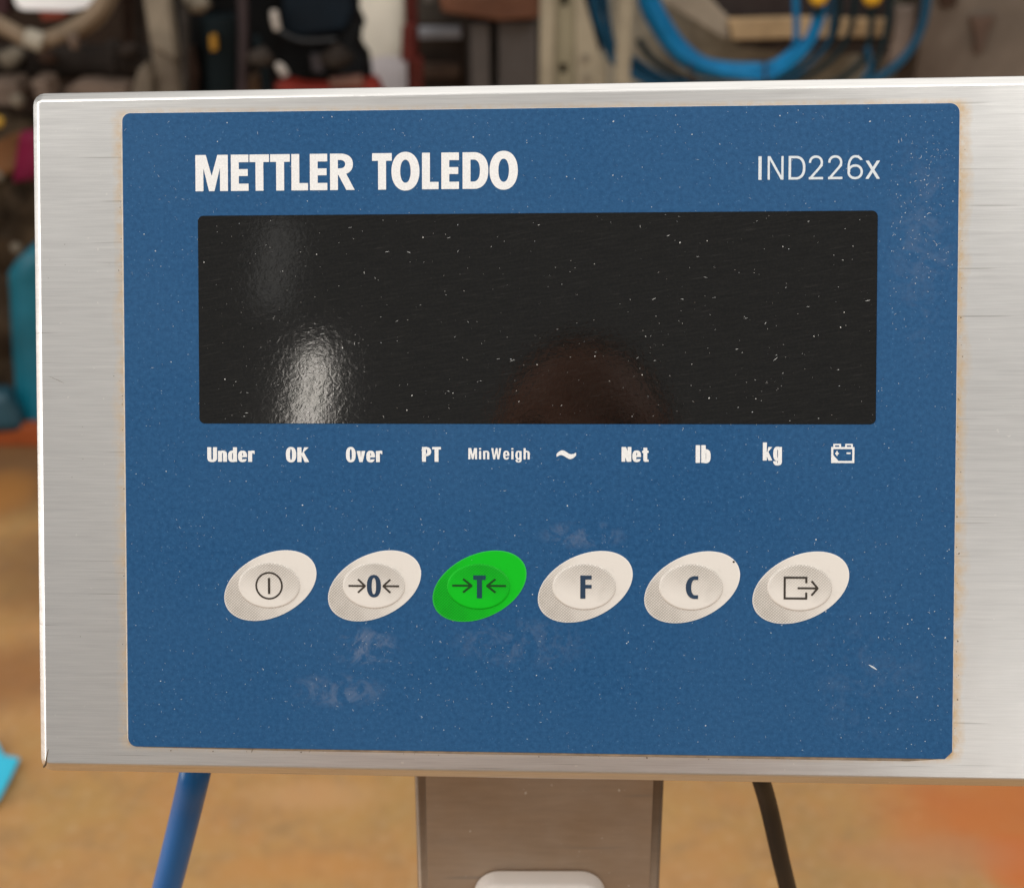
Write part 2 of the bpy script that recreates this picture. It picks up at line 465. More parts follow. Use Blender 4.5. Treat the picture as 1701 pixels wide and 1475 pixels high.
def dbowl(x0, y0, x1, y1, s, tt):
    """half-round bowl to the right of x0, hollow"""
    m = x0+(x1-x0)*.42; cy = (y0+y1)/2; ry = (y1-y0)/2
    return SUB(U(rect(x0, y0, m, y1), AND(sup(m, cy, x1-m, ry, 2.3), rect(m-.01, y0, x1, y1))),
               rect(x0+s, y0+tt, m, y1-tt), AND(sup(m, cy, x1-m-s, ry-tt, 2.3), rect(m-.01, y0, x1, y1)))
def glyph(ch, s=.20, tt=.15, xh=.75, W=.48):
    """returns (field, advance width) in units of the cap height"""
    h = s/2
    if ch == 'U': return U(rect(0, .3, s, 1), rect(W+.04-s, .3, W+.04, 1), AND(ring(0, -.02, W+.04, .62, s, tt), rect(-1, -1, 2, .31))), W+.04
    if ch == 'n': return U(rect(0, 0, s, xh), rect(W-s, 0, W, xh-.25), AND(ring(0, xh-.52, W, xh+.02, s, tt), rect(0, xh-.26, 1, 2))), W
    if ch == 'h': return U(rect(0, 0, s, 1), rect(W-s, 0, W, xh-.25), AND(ring(0, xh-.52, W, xh+.02, s, tt), rect(0, xh-.26, 1, 2))), W
    if ch == 'd': return U(ring(0, -.02, W, xh+.02, s, tt), rect(W-s, 0, W, 1)), W
    if ch == 'b': return U(ring(0, -.02, W, xh+.02, s, tt), rect(0, 0, s, 1)), W
    if ch == 'g': return U(ring(0, -.02, W, xh+.02, s, tt), rect(W-s, -.05, W, xh), AND(ring(0, -.27, W, .22, s, tt*.8), rect(0, -.5, 2, -.03))), W
    if ch == 'e': return SUB(U(ring(0, -.02, W, xh+.02, s, tt), rect(s*.6, xh*.42, W-s*.3, xh*.42+tt*.85)), rect(W*.52, xh*.25, 1, xh*.42)), W
    if ch == 'o': return ring(0, -.02, W, xh+.02, s, tt), W
    if ch == 'r': return U(rect(0, 0, s, xh), AND(ring(0, xh-.50, .52, xh+.02, s, tt*1.15), rect(s*.5, xh-.22, .35, 2))), .35
    if ch == 'v': return poly([(0, xh), (s*1.0, xh), (.24, .24), (.48-s*1.0, xh), (.48, xh), (.33, 0), (.15, 0)]), .48
    if ch == 'O': return ring(0, -.02, W+.06, 1.02, s, tt, 2.4), W+.06
    if ch == 'K': return U(rect(0, 0, s, 1), poly([(s*.9, .36), (.36, 1), (.60, 1), (s*.9, .52)]), poly([(.18, .60), (.34, .68), (.62, 0), (.38, 0)])), .60
    if ch == 'k': return U(rect(0, 0, s, 1), poly([(s*.9, .22), (.30, xh), (.52, xh), (s*.9, .36)]), poly([(.16, .42), (.30, .50), (.53, 0), (.31, 0)])), .52
    if ch == 'P': return U(rect(0, 0, s, 1), dbowl(0, .38, W+.04, 1, s, tt)), W+.04
    if ch == 'T': return U(rect(0, 1-tt*1.1, W+.02, 1), rect(W/2+.01-h, 0, W/2+.01+h, 1)), W+.02
    if ch == 'M': return poly([(0, 0), (0, 1), (s*1.35, 1), (.34, .42), (.68-s*1.35, 1), (.68, 1), (.68, 0), (.68-s*.95, 0), (.68-s*.95, .58), (.34+s*.36, 0), (.34-s*.36, 0), (s*.95, .58), (s*.95, 0)]), .68
    if ch == 'N': return U(rect(0, 0, s*.95, 1), rect(.54-s*.95, 0, .54, 1), poly([(0, 1), (s*1.15, 1), (.54, 0), (.54-s*1.15, 0)])), .54
    if ch == 'W': return poly([(0, 1), (s, 1), (.22, .32), (.36, 1), (.36+s*.75, 1), (.56, .32), (.78-s, 1), (.78, 1), (.62, 0), (.62-s*.85, 0), (.39, .62), (.16+s*.85, 0), (.16, 0)]), .78
    if ch == 'i': return U(rect(0, 0, s, xh), rect(0, 1-tt, s, 1)), s
    if ch == 'l': return rect(0, 0, s, 1), s
    if ch == 't': return U(rect(.07, .10, .07+s, .95), rect(0, xh-tt, .36, xh), rect(.12, 0, .36, tt), AND(sup(.19, .12, .12, .12), rect(0, 0, .3, .2))), .36
    if ch == 'F': return U(rect(0, 0, .215, 1), rect(0, .83, .48, 1), rect(0, .44, .48, .60)), .48
    if ch == 'C': return U(AND(ring(0, -.01, .78, 1.01, .235, .17, 2.1), rect(-1, -1, .40, 2)), rect(.36, .84, .54, 1.01), rect(.36, -.01, .54, .16)), .54
    if ch == '0': return ring(0, 0, .64, 1, .22, .14, 2.3), .64

def fill(vs, fs, field, box4, cell, z):
    """marching-squares fill of field<0 inside box4, appended to vs/fs"""
    x0, y0, x1, y1 = box4
    nx = int(math.ceil((x1-x0)/cell))+1; ny = int(math.ceil((y1-y0)/cell))+1
    xs = x0+np.arange(nx)*cell; ys = y0+np.arange(ny)*cell
    X, Y = np.meshgrid(xs, ys); f = field(X, Y); ins = f < 0
    for j in range(ny-1):
        run = None
        for i in range(nx-1):
            a, b, c_, d = ins[j, i], ins[j, i+1], ins[j+1, i+1], ins[j+1, i]
            full = a and b and c_ and d
            if full:
                if run is None: run = i
                continue
            if run is not None:
                k = len(vs); vs += [(xs[run], ys[j], z), (xs[i], ys[j], z), (xs[i], ys[j+1], z), (xs[run], ys[j+1], z)]; fs.append((k, k+1, k+2, k+3)); run = None
            if not (a or b or c_ or d): continue
            cs = ((i, j), (i+1, j), (i+1, j+1), (i, j+1)); pl = []
            for q in range(4):
                (ai, aj), (bi, bj) = cs[q], cs[(q+1) % 4]
                fa, fb = f[aj, ai], f[bj, bi]
                if fa < 0: pl.append((xs[ai], ys[aj], z))
                if (fa < 0) != (fb < 0):
                    s = fa/(fa-fb); pl.append((xs[ai]+(xs[bi]-xs[ai])*s, ys[aj]+(ys[bj]-ys[aj])*s, z))
            if len(pl) >= 3:
                k = len(vs); vs += pl; fs.append(tuple(range(k, k+len(pl))))
        if run is not None:
            k = len(vs); vs += [(xs[run], ys[j], z), (xs[nx-1], ys[j], z), (xs[nx-1], ys[j+1], z), (xs[run], ys[j+1], z)]; fs.append((k, k+1, k+2, k+3))
MM = .001
def scaled(field, ox, oy, sx, sy):
    return lambda X, Y: field((X-ox)/sx, (Y-oy)/sy)*min(sx, sy)
ZT = .00006
def word(text, x0, x1, ybase, cap, mat, s=.2, tt=.15, gap=.055, W=.48, xh=.75, z=ZT, parent=None, cell=.07):
    gl = [glyph(ch, s, tt, xh, W) for ch in text]
    tot = sum(a for _, a in gl)+gap*(len(gl)-1)
    sx = (x1-x0)/tot; vs, fs = [], []; x = x0
    for fld, a in gl:
        fill(vs, fs, scaled(fld, x, ybase, sx, cap), (x-.3, ybase-.36*cap, x+a*sx+.3, ybase+cap*1.06), cell, z/MM)
        x += (a+gap)*sx
    me_o = py_obj('lettering', [(a*MM, b*MM, c_*MM) for a, b, c_ in vs], fs, mat, parent or term)
    return me_o
def shape(field, box4, mat, z=ZT, parent=None, cell=.07, name='symbol', ox=0, oy=0):
    vs, fs = [], []; fill(vs, fs, field, box4, cell, z/MM)
    return py_obj(name, [((a-ox)*MM, (b-oy)*MM, c_*MM) for a, b, c_ in vs], fs, mat, parent or term)
# pixel -> panel millimetres
_n = Vector((Rm[0][2], Rm[1][2], Rm[2][2])); _t = Vector((5.0783, 2.60365, -320.265975)); _Rt = Rm.transposed()
def pp(u, v):
    d = Vector(((u-IW/2)/FPX, -(v-IH/2)/FPX, -1.)); s = _t.dot(_n)/d.dot(_n)
    q = _Rt @ (d*s-_t); return q.x, q.y

# ---------- maker's name, each letter traced to its own proportions
LG = {
 'M': poly([(0,0),(0,1),(.29,1),(.45,.42),(.61,1),(.9,1),(.9,0),(.68,0),(.68,.64),(.525,0),(.375,0),(.22,.64),(.22,0)]),
 'E': U(rect(0,0,.22,1), rect(0,0,.49,.2), rect(0,.79,.49,1), rect(0,.41,.47,.6)),
 'T': U(rect(0,.79,.545,1), rect(.165,0,.385,1)),
 'L': U(rect(0,0,.22,1), rect(0,0,.46,.2)),
 'R': U(SUB(U(rect(0,0,.27,1), AND(sup(.27,.71,.37,.29,2.3), rect(.26,0,1,2))), AND(sup(.27,.71,.155,.115,2.2), rect(.26,0,1,2)), rect(.22,.595,.27,.825), rect(.22,-1,.3,.42)), poly([(.22,.46),(.44,.47),(.69,0),(.455,0),(.22,.44)])),
 'O': SUB(sup(.39,.5,.39,.53,2.15), sup(.39,.5,.145,.315,2.15)),
 'D': SUB(U(rect(0,0,.3,1), AND(sup(.3,.5,.41,.5,2.3), rect(.29,-1,2,2))), rect(.22,.2,.3,.8), AND(sup(.3,.5,.18,.30,2.3), rect(.29,-1,2,2))),
}
LW = dict(M=.9, E=.49, T=.545, L=.46, R=.69, O=.78, D=.71)
for text, spans in (('METTLER', ((70,223),(237,320),(325,417),(422,515),(522,600),(609,691),(704,820))), ('TOLEDO', ((902,995),(993,1125),(1137,1215),(1228,1311),(1328,1449),(1455,1588)))):
    vs, fs = [], []
    for ch, (a, b) in zip(text, spans):
        xa = pp(300+a/2.835, 286)[0]; xb = pp(300+b/2.835, 286)[0]
        sx = (xb-xa)/LW[ch]; y0 = 58.48
        fill(vs, fs, scaled(LG[ch], xa, y0, sx, 8.72), (xa-.2, y0-.5, xb+.2, y0+9.4), .085, ZT/MM)
    py_obj('lettering', [(a*MM, b*MM, c_*MM) for a, b, c_ in vs], fs, M_WHITE, term)

# ---------- model number in a light face
s = .100
def two():
    return U(AND(ring(0, .42, .62, 1.01, s, s, 2.1), rect(-.1, .70, .7, 1.2)), AND(ring(0, .42, .62, 1.01, s, s, 2.1), rect(.32, .56, .7, 1.2)),
             seg(.585, .62, .06, .04, s), rect(0, 0, .63, s))
LIGHT = {'I': rect(0, 0, .12, 1), 'N': U(rect(0, 0, s, 1), rect(.62, 0, .62+s, 1), poly([(0, 1), (s*1.2, 1), (.62+s, 0), (.62-s*.2, 0)])),
 'D': dbowl(0, 0, .70, 1, s*1.05, s), '2': two(),
 '6': U(ring(0, -.01, .66, .62, s, s, 2.1), AND(ring(0, -.01, .68, 1.01, s, s, 2.1), rect(-.1, .3, .30, 1.2)), AND(ring(0, .40, .66, 1.01, s, s, 2.1), rect(.29, .80, .7, 1.2))),
 'x': AND(U(seg(.04, -.02, .56, .80, s*1.2), seg(.56, -.02, .04, .80, s*1.2)), rect(-.1, 0, .8, .77))}
LWD = {'I': .12, 'N': .708, 'D': .70, '2': .63, '6': .66, 'x': .60}
vs, fs = [], []
for ch, (a, b) in zip('IND226x', ((203,221),(255,343),(373,468),(487,568),(596,677),(705,792),(808,887))):
    xa = pp(1200+a/3.395, 284)[0]; xb = pp(1200+b/3.395, 284)[0]
    fill(vs, fs, scaled(LIGHT[ch], xa, 60.0, (xb-xa)/LWD[ch], 5.55), (xa-.2, 59.6, xb+.2, 66.1), .06, ZT/MM)
py_obj('lettering', [(a*MM, b*MM, c_*MM) for a, b, c_ in vs], fs, M_WHITE2, term, label='pale model number in thin letters')

# ---------- captions under the display
def caption(text, u0, u1, vtop, vbase, **k):
    xa, yb = pp(u0, vbase); xb, yt = pp(u1, vtop)
    xa2, yb2 = pp(u1, vbase); yb = (yb+yb2)/2
    return word(text, xa, xb, yb, yt-yb, k.pop('mat', M_WHITE), **k)
caption('Under', 344.5, 423, 743, 767, s=.215)
caption('OK', 475, 513, 743, 767.5, s=.22)
caption('Over', 574.8, 635, 743, 767.5, s=.215)
caption('PT', 701, 732.5, 742.5, 767, s=.225)
caption('MinWeigh', 778, 880, 744.5, 763, s=.17, tt=.13, gap=.15)
caption('Net', 1032.4, 1077.5, 742.5, 767, s=.215)
caption('lb', 1155.5, 1180.5, 739.5, 768.8, s=.23)
caption('kg', 1267, 1299, 735, 765, s=.22)
# tilde
x0, y0 = pp(924.5, 755.2); x1, _ = pp(957, 755.2); w_ = x1-x0
def tilde(X, Y):
    s_ = (X-x0)/w_; c_ = y0+.55*np.sin(s_*2*math.pi)*1.0-.18*(s_-.5)*-2
    th = .78*(.55+.45*np.sin(np.clip(s_, 0, 1)*math.pi))
    return np.maximum(np.abs(Y-c_)-th*.85, np.maximum(x0-X, X-x1))
shape(tilde, (x0-.1, y0-2, x1+.1, y0+2), M_WHITE)
# battery
bx0, by0 = pp(1380.5, 769); bx1, by1 = pp(1419.3, 742.5); st = .50
bw = bx1-bx0; bh = by1-by0
bat = U(SUB(rect(bx0, by0, bx1, by1), rect(bx0+st, by0+st, bx1-st, by1-st)), poly([(bx0+.1, by0+.1), (bx0+.1, by0+bh*.62), (bx0+bw*.38, by0+.1)]),
        SUB(rect(bx0+bw*.09, by1-.05, bx0+bw*.42, by1+.75), rect(bx0+bw*.09+.38, by1+.02, bx0+bw*.42-.38, by1+.37)), SUB(rect(bx0+bw*.60, by1-.05, bx0+bw*.93, by1+.75), rect(bx0+bw*.60+.38, by1+.02, bx0+bw*.93-.38, by1+.37)),
        rect(bx0+bw*.66, by0+bh*.56, bx0+bw*.84, by0+bh*.56+.38), rect(bx0+bw*.17, by0+bh*.55, bx0+bw*.33, by0+bh*.55+.34), rect(bx0+bw*.25-.17, by0+bh*.45, bx0+bw*.25+.17, by0+bh*.75))
shape(bat, (bx0-.2, by0-.2, bx1+.2, by1+1), M_WHITE)

# ---------- the six keys
def ell_pts(rx, ry, ang, n=72):
    ca, sa = math.cos(ang), math.sin(ang)
    return [(rx*math.cos(a)*ca-ry*math.sin(a)*sa, rx*math.cos(a)*sa+ry*math.sin(a)*ca) for a in (2*math.pi*i/n for i in range(n))]
def cap_mesh(name, rx, ry, prof, mat):
    """domed oval: prof = [(scale, z)...]"""
    n = 72; vs, fs = [], []
    for k, (s_, z_) in enumerate(prof):
        vs += [(rx*s_*math.cos(2*math.pi*i/n), ry*s_*math.sin(2*math.pi*i/n), z_) for i in range(n)]
    for k in range(len(prof)-1):
        for i in range(n): fs.append((k*n+i, k*n+(i+1) % n, (k+1)*n+(i+1) % n, (k+1)*n+i))
    fs.append(tuple((len(prof)-1)*n+i for i in range(n)))
    me = bpy.data.meshes.new(name); me.from_pydata(vs, [], fs); me.update(); me.materials.append(mat)
    me.polygons.foreach_set('use_smooth', [True]*len(me.polygons)); return me
def key_mesh(name, mat):
    bm = bmesh.new(); plate(bm, ell_pts(.01215, .00765, math.radians(26)), 0, .00009, .00005)
    bmesh.ops.recalc_face_normals(bm, faces=bm.faces)
    me = bpy.data.meshes.new(name); bm.to_mesh(me); bm.free(); me.materials.append(mat); return me
prof = [(1.01, .00007), (1.0, .00010), (.985, .00026), (.965, .00034), (.94, .00037), (.90, .00038), (.6, .00039)]
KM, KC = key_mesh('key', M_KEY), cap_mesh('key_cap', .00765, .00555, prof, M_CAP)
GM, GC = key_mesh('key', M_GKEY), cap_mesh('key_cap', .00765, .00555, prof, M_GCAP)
ZS = .00045
def arrow(xt, xh, y, hw, hh, w):
    """straight arrow from xt to the tip xh"""
    sgn = 1 if xh > xt else -1
    return U(seg(xt, y, xh-sgn*.15, y, w), AND(U(seg(xh, y+.0, xh-sgn*hw, y+hh, w), seg(xh, y, xh-sgn*hw, y-hh, w), sup(xh-sgn*.06, y, w*.5, w*.5)), rect(-200, -100, 200, 100)))
KC_PX = ((449, 972.5), (622, 973), (796.4, 973.5), (972, 974.5), (1149.5, 975.3), (1330, 976))
KLAB = ('cream key with a circled bar', 'cream key with a zero between arrows', 'green key with a T between arrows', 'cream key lettered F', 'cream key lettered C', 'cream key with an arrow leaving a box')
for i, (u, v) in enumerate(KC_PX):
    kx, ky = pp(u, v); g = i == 2
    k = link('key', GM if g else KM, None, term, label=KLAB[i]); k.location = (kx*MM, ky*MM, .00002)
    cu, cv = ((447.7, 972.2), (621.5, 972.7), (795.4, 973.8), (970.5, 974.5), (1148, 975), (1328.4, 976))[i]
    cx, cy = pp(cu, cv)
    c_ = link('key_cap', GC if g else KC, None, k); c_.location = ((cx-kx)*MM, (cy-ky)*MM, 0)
    def px(a): return pp(a, 973)[0]
    def py(b): return pp(u, b)[1]
    if i == 0:
        r = 3.38; fs_ = [(SUB(sup(cx, cy, r, r), sup(cx, cy, r-.42, r-.42)), M_DARK), (rect(cx-.28, py(986), cx+.28, py(959.5)), M_DARK)]
    elif i == 1:
        a, b = px(610), px(633.2)
        fs_ = [(scaled(glyph('0')[0], a, py(991.5), (b-a)/.64, py(954.3)-py(991.5)), M_NAVY), (U(arrow(px(579.5), px(607), py(972.8), 1.75, 1.62, .46), arrow(px(663.5), px(637), py(972.8), 1.75, 1.62, .46)), M_DARK)]
    elif i == 2:
        m_ = (px(786.4)+px(807))/2
        fs_ = [(U(rect(px(786.4), py(962.5), px(807), py(955)), rect(m_-.62, py(993), m_+.62, py(956))), M_TEAL), (U(arrow(px(751.5), px(783.8), py(972.3), 2.1, 1.62, .50), arrow(px(840.8), px(809), py(972.3), 2.1, 1.62, .50)), M_DGREEN)]
    elif i == 3:
        fs_ = [(scaled(glyph('F')[0], px(964), py(993.8), (px(982.8)-px(964))/.48, py(955.3)-py(993.8)), M_NAVY)]
    elif i == 4:
        fs_ = [(scaled(glyph('C')[0], px(1139), py(993.8), (px(1159.5)-px(1139))/.54, py(956.7)-py(993.8)), M_NAVY)]
    else:
        X0, X1, Y0, Y1 = px(1301.3), px(1340.6), py(995.2), py(957.2)
        fs_ = [(U(SUB(rect(X0, Y0, X1, Y1), rect(X0+.5, Y0+.5, X1-.5, Y1-.5), rect(X1-.7, py(983.5), X1+.1, py(968))), arrow(px(1324.5), px(1357.8), py(976.4), 1.45, 1.72, .48)), M_DARK)]
    for fld, mt in fs_:
        shape(fld, (cx-7, cy-3.9, cx+7, cy+3.9), mt, ZS, k, .06, 'symbol', kx, ky)

# ---------- dust, fibres and grime lying on the panel
def specks(n, x0, x1, y0, y1, rmin, rmax, z, power=3.0, taper=None):
    vs, fs = [], []
    for _ in range(n):
        x = random.uniform(x0, x1); y = random.uniform(y0, y1)
        r = rmin+(rmax-rmin)*random.random()**power
        if taper: x, y = taper(x, y)
        k = len(vs); m = 6; a0 = random.random()*6.28; el = random.uniform(.5, 1); ro = random.random()*3.14
        for i in range(m):
            a = a0+2*math.pi*i/m; q = r*random.uniform(.7, 1.2)
            ex, ey = q*math.cos(a), q*el*math.sin(a)
            vs.append(((x+ex*math.cos(ro)-ey*math.sin(ro))*MM, (y+ex*math.sin(ro)+ey*math.cos(ro))*MM, z))
        vs.append((x*MM, y*MM, z+r*.7*MM))
        for i in range(m): fs.append((k+i, k+(i+1) % m, k+m))
    return vs, fs
def fibres(n, x0, x1, y0, y1, lmin, lmax, w, z, slope=None):
    vs, fs = [], []
    for _ in range(n):
        x = random.uniform(x0, x1); y = random.uniform(y0, y1); L = lmin+(lmax-lmin)*random.random()**2.2
        a = random.random()*6.28 if slope is None else math.radians(random.gauss(slope, 12)); cv = random.gauss(0, 1.1 if slope is None else .1)
        k = len(vs); m = 5; ww = w*random.uniform(.5, 1.1)
        for i in range(m+1):
            t_ = ww*(1-abs(2*i/m-1)*.7)
            nx, ny = -math.sin(a), math.cos(a)
            vs += [((x+nx*t_)*MM, (y+ny*t_)*MM, z), ((x-nx*t_)*MM, (y-ny*t_)*MM, z+.00003)]
            x += math.cos(a)*L/m; y += math.sin(a)*L/m; a += cv/m*2
        for i in range(m): fs.append((k+2*i, k+2*i+1, k+2*i+3, k+2*i+2))
    return vs, fs
def join(*parts):
    V, Fc = [], []
    for v, f in parts:
        k = len(V); V += v; Fc += [tuple(i+k for i in q) for q in f]
    return V, Fc
def clear(x, y):
    return x, y
v_, f_ = join(specks(1500, -99, 99, -76.5, 76.5, .035, .13, .00004, 2.5), specks(150, -99, 99, -76.5, 76.5, .10, .24, .00004, 2.5),
              specks(120, 84, 99, 35, 76, .05, .16, .00004), specks(60, 78, 99, -76, -40, .06, .22, .00004), fibres(700, -99, 98, -76, 76, .2, .9, .032, .00004),
              fibres(50, 84, 98, 40, 70, .3, 1.3, .05, .00004), fibres(70, -60, 5, -70, -46, .3, 1.0, .04, .00004))
py_obj('dust', v_, f_, M_DUST, term, kind='stuff')
v_, f_ = join(specks(330, -81, 81, 2.8, 52, .03, .09, .00013, 2.5), specks(80, -81, 81, 2.8, 52, .07, .22, .00013, 3.6), fibres(50, -81, 80, 3, 52, .3, 1.3, .04, .00013, 12), fibres(60, -81, 80, 3, 52, .2, .8, .045, .00013))
py_obj('dust', v_, f_, M_DUSTW, term, kind='stuff')
g1 = specks(60, 100.5, 101.6, -77, 70, .05, .2, -.00037); g2 = specks(36, -101.4, -100.5, -60, 70, .05, .17, -.00037); g3 = specks(40, -99, 60, -78.6, -77.9, .05, .22, -.0002)
v_, f_ = join(g1, g2, g3, fibres(1, -69.2, -69.19, -78.6, -78.59, 1.1, 1.2, .12, -.00018, 75), fibres(1, -55.0, -54.9, -78.4, -78.3, .9, 1.0, .10, -.00018, 60), specks(26, -119, -101, -80, 78, .04, .13, -.00037), fibres(1, -119, -118.5, 13.5, 14, 4, 4.4, .06, -.00037, 0))
py_obj('grime', v_, f_, M_GRIME, term, kind='stuff')
# dark fleck on the fifth key and a nick on the lower right
x0, y0 = pp(1218.5, 933); py_obj('fleck', *[q for q in specks(1, x0, x0+.01, y0, y0+.01, .3, .31, .00013)], M_DARK, term)
x0, y0 = pp(1450, 1104); py_obj('nick', *fibres(1, x0-1, x0-.99, y0, y0+.01, 2.2, 2.3, .26, .00004, -12), M_DUST, term)

# ================================================================== WHAT HANGS UNDER AND STANDS BEHIND THE TERMINAL
# square steel column that carries it
c0 = D(692, 1296, .392); c1 = D(1098, 1296, .392)
colw = c1.x-c0.x; cxm = (c0.x+c1.x)/2; y0 = c0.y
colt = thing('support_column', 'square steel column standing on the floor under the weighing terminal', 'column', (cxm, y0, 0))
colt.rotation_euler = (0, 0, 0)
ztop = c0.z+.06; LEAN = math.tan(math.radians(9))
def cy(z): return -(ztop-z)*LEAN          # the column leans a little towards the user
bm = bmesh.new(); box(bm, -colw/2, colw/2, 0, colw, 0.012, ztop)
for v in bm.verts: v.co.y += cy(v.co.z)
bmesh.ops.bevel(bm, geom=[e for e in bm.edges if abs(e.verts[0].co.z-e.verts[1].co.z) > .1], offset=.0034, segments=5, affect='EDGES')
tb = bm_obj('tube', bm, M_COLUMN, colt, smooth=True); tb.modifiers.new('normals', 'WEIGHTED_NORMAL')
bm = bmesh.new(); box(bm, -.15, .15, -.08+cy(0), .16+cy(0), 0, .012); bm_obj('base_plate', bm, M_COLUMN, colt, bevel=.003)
# white box clipped to its front
TH = .007
dep = .400
for _ in range(40):       # line of sight through the box's upper back edge meets the column face
    q = D(896, 1442, dep); dep += (y0+cy(q.z)-q.y)*.4
wx0, wx1 = D(787, 1475, dep).x, D(1006, 1475, dep).x; wt = D(896, 1442, dep)-Vector((0, TH, 0))
wb_t = thing('white_box', 'small white plastic box with rounded top corners fixed to the front of the steel column', 'box', (0, 0, 0))
out = rrect(wx0, wt.z-.075, wx1, wt.z, (.0075, .0075, .004, .004), 8)
bm = bmesh.new(); prism(bm, [(a, wt.y+(b-wt.z)*LEAN, b) for a, b in out], (0, TH-.0002, 0))
bm_obj('shell', bm, M_WPLAST, wb_t, bevel=.0012, seg=3)
# blue hose and black cable
bm = bmesh.new()
pts = [D(338, 1215, .385), D(326, 1275, .372), D(311, 1340, .380), D(286, 1440, .395), D(255, 1560, .415), D(215, 1720, .45)]
e = pts[-1]; pts += [Vector((e.x-.02, e.y+.03, .70)), Vector((e.x-.06, e.y+.09, .35)), Vector((e.x-.04, e.y+.14, .06)), Vector((e.x+.05, e.y+.4, .006)), Vector((e.x+.3, e.y+.9, .006))]
tube(bm, pts, .00435, 20, 10)
tag(bm_obj('hose', bm, M_HOSE, smooth=True), 'glossy blue hose hanging below the left half of the weighing terminal', 'hose')
bm = bmesh.new()
pts = [D(1240, 1215, .385), D(1258, 1275, .375), D(1277, 1340, .383), D(1300, 1440, .395), D(1330, 1560, .415), D(1370, 1720, .45)]
e = pts[-1]; pts += [Vector((e.x+.015, e.y+.03, .70)), Vector((e.x+.03, e.y+.09, .35)), Vector((e.x+.02, e.y+.14, .06)), Vector((e.x-.05, e.y+.4, .004)), Vector((e.x-.2, e.y+.9, .004))]
tube(bm, pts, .00262, 16, 10)
tag(bm_obj('cable', bm, M_RUBBER, smooth=True), 'thin black cable hanging below the right half of the weighing terminal', 'cable')

# ================================================================== THE WORKSHOP BEHIND (all out of focus)
def slab(bm, uv, Y, th, lean=0):
    pts = [P(u, v, Y) for u, v in uv]; z0 = min(p.z for p in pts)
    pts = [ray_at(u, v, Y, z0, lean) for u, v in uv]; prism(bm, pts, (0, th, 0))
def ray_at(u, v, Y, z0, lean):
    # point of the sight line on a plane through y=Y, z=z0 that leans back by 'lean'
    d = ray(u, v); s_ = (Y+lean*(CAMZ-z0))/(d.y-lean*d.z); return Vector((0, 0, CAMZ))+d*s_
def post(bm, u0, u1, Y, dep, ztop, lean=0):
    a = P(u0, 75, Y).x; b = P(u1, 75, Y).x; vs = box(bm, a, b, Y, Y+dep, 0, ztop)
    return vs
def mk(name, bm, mat, label, cat, bevel=.004, smooth=False, group=None):
    return tag(bm_obj(name, bm, mat, bevel=bevel, smooth=smooth), label, cat, group)
def blob(bm, c, r, seed, sub=3, amp=.3, fr=3.0):
    res = bmesh.ops.create_icosphere(bm, subdivisions=sub, radius=1)
    for v in res['verts']:
        n = v.co.copy(); k = 1+amp*noise.noise(n*fr*.5+Vector((seed, seed*2, 0)))+amp*.5*noise.noise(n*fr+Vector((seed, 0, 3)))
        v.co = Vector(c)+Vector((n.x*r[0], n.y*r[1], n.z*r[2]))*k

B_DARK = simple('oily_black_steel', (.005, .0055, .006), .6, 0, .5, 9, .2, .12, (.022, .013, .009, 1), .7)
B_TEAL = simple('dark_teal_enamel', (.004, .009, .011), .55, 0, .4, 8, .2, .15)
B_NAVY = simple('dark_blue_enamel', (.003, .008, .014), .6, 0, .4, 7, .1, .15)
B_BROWN = simple('grimy_brown_pipe', (.024, .017, .013), .7, 0, .6, 8, .3, .15, (.075, .066, .058, 1), .7)
B_BEIGE = simple('weathered_beige_paint', (.285, .245, .175), .6, 0, .2, 9, .2, .3, (.14, .11, .075, 1), .6)
B_POST = simple('dull_grey_beige_post', (.185, .155, .115), .7, 0, .35, 12, .3, .3, (.07, .05, .035, 1), .7)
B_HOSE = simple('dusty_tan_hose', (.20, .145, .095), .7, 0, .3, 14, .2, .3, (.30, .26, .2, 1), .5)
B_WHITE = simple('white_bag_film', (.88, .83, .80), .5, 0, .06, 12, .2)
B_CREAM = simple('bright_area_cream', (.86, .77, .63), .6, 0, .08, 8, .2)
B_RED = simple('dark_red_paint', (.125, .018, .012), .6, 0, .35, 9, .2, .3, (.05, .014, .010, 1), .6)
B_REDL = simple('bright_red_paint', (.20, .018, .010), .5, 0, .35, 9, .1, .3, (.05, .012, .008, 1), .7)
B_WOOD = simple('rust_brown_beam', (.125, .050, .026), .65, 0, .35, 10, .2, .3, (.05, .03, .02, 1), .6)
B_GREY = simple('grey_cabinet_paint', (.088, .076, .070), .6, 0, .15, 8, .1, .3)
B_CAB = simple('grimy_grey_cabinet', (.155, .122, .095), .65, 0, .25, 7, .2, .3, (.08, .055, .04, 1), .7)
B_PANEL = simple('stained_grey_panel', (.26, .24, .19), .7, 0, .35, 12, .2, .3, (.065, .045, .03, 1), .7)
B_TAN = simple('tan_wood_rail', (.48, .33, .18), .6, 0, .25, 14, .1, .3)
B_PALE = simple('pale_wood_rail', (.34, .28, .21), .6, 0, .2, 14, .1, .3)
B_RUST = simple('rust_brown_steel', (.045, .022, .013), .8, 0, .4, 20, .2, .3)
B_CYAN = simple('bright_blue_cable_jacket', (.002, .150, .34), .55, 0, .25, 14, .1, .2)
B_CYAN2 = simple('teal_blue_cable_jacket', (.008, .060, .115), .55, 0, .3, 10, .1, .2)
B_CYAN3 = simple('dark_teal_cable_jacket', (.005, .020, .026), .55, 0, .2, 10, .1, .2)
B_YEL = simple('yellow_plastic', (.75, .42, .02), .5, 0, .1, 20)
B_AMB = simple('amber_plastic', (.45, .22, .02), .5, 0, .1, 20)
B_PINK = simple('crimson_cloth', (.135, .005, .030), .8, 0, .25, 8, .3, .2)
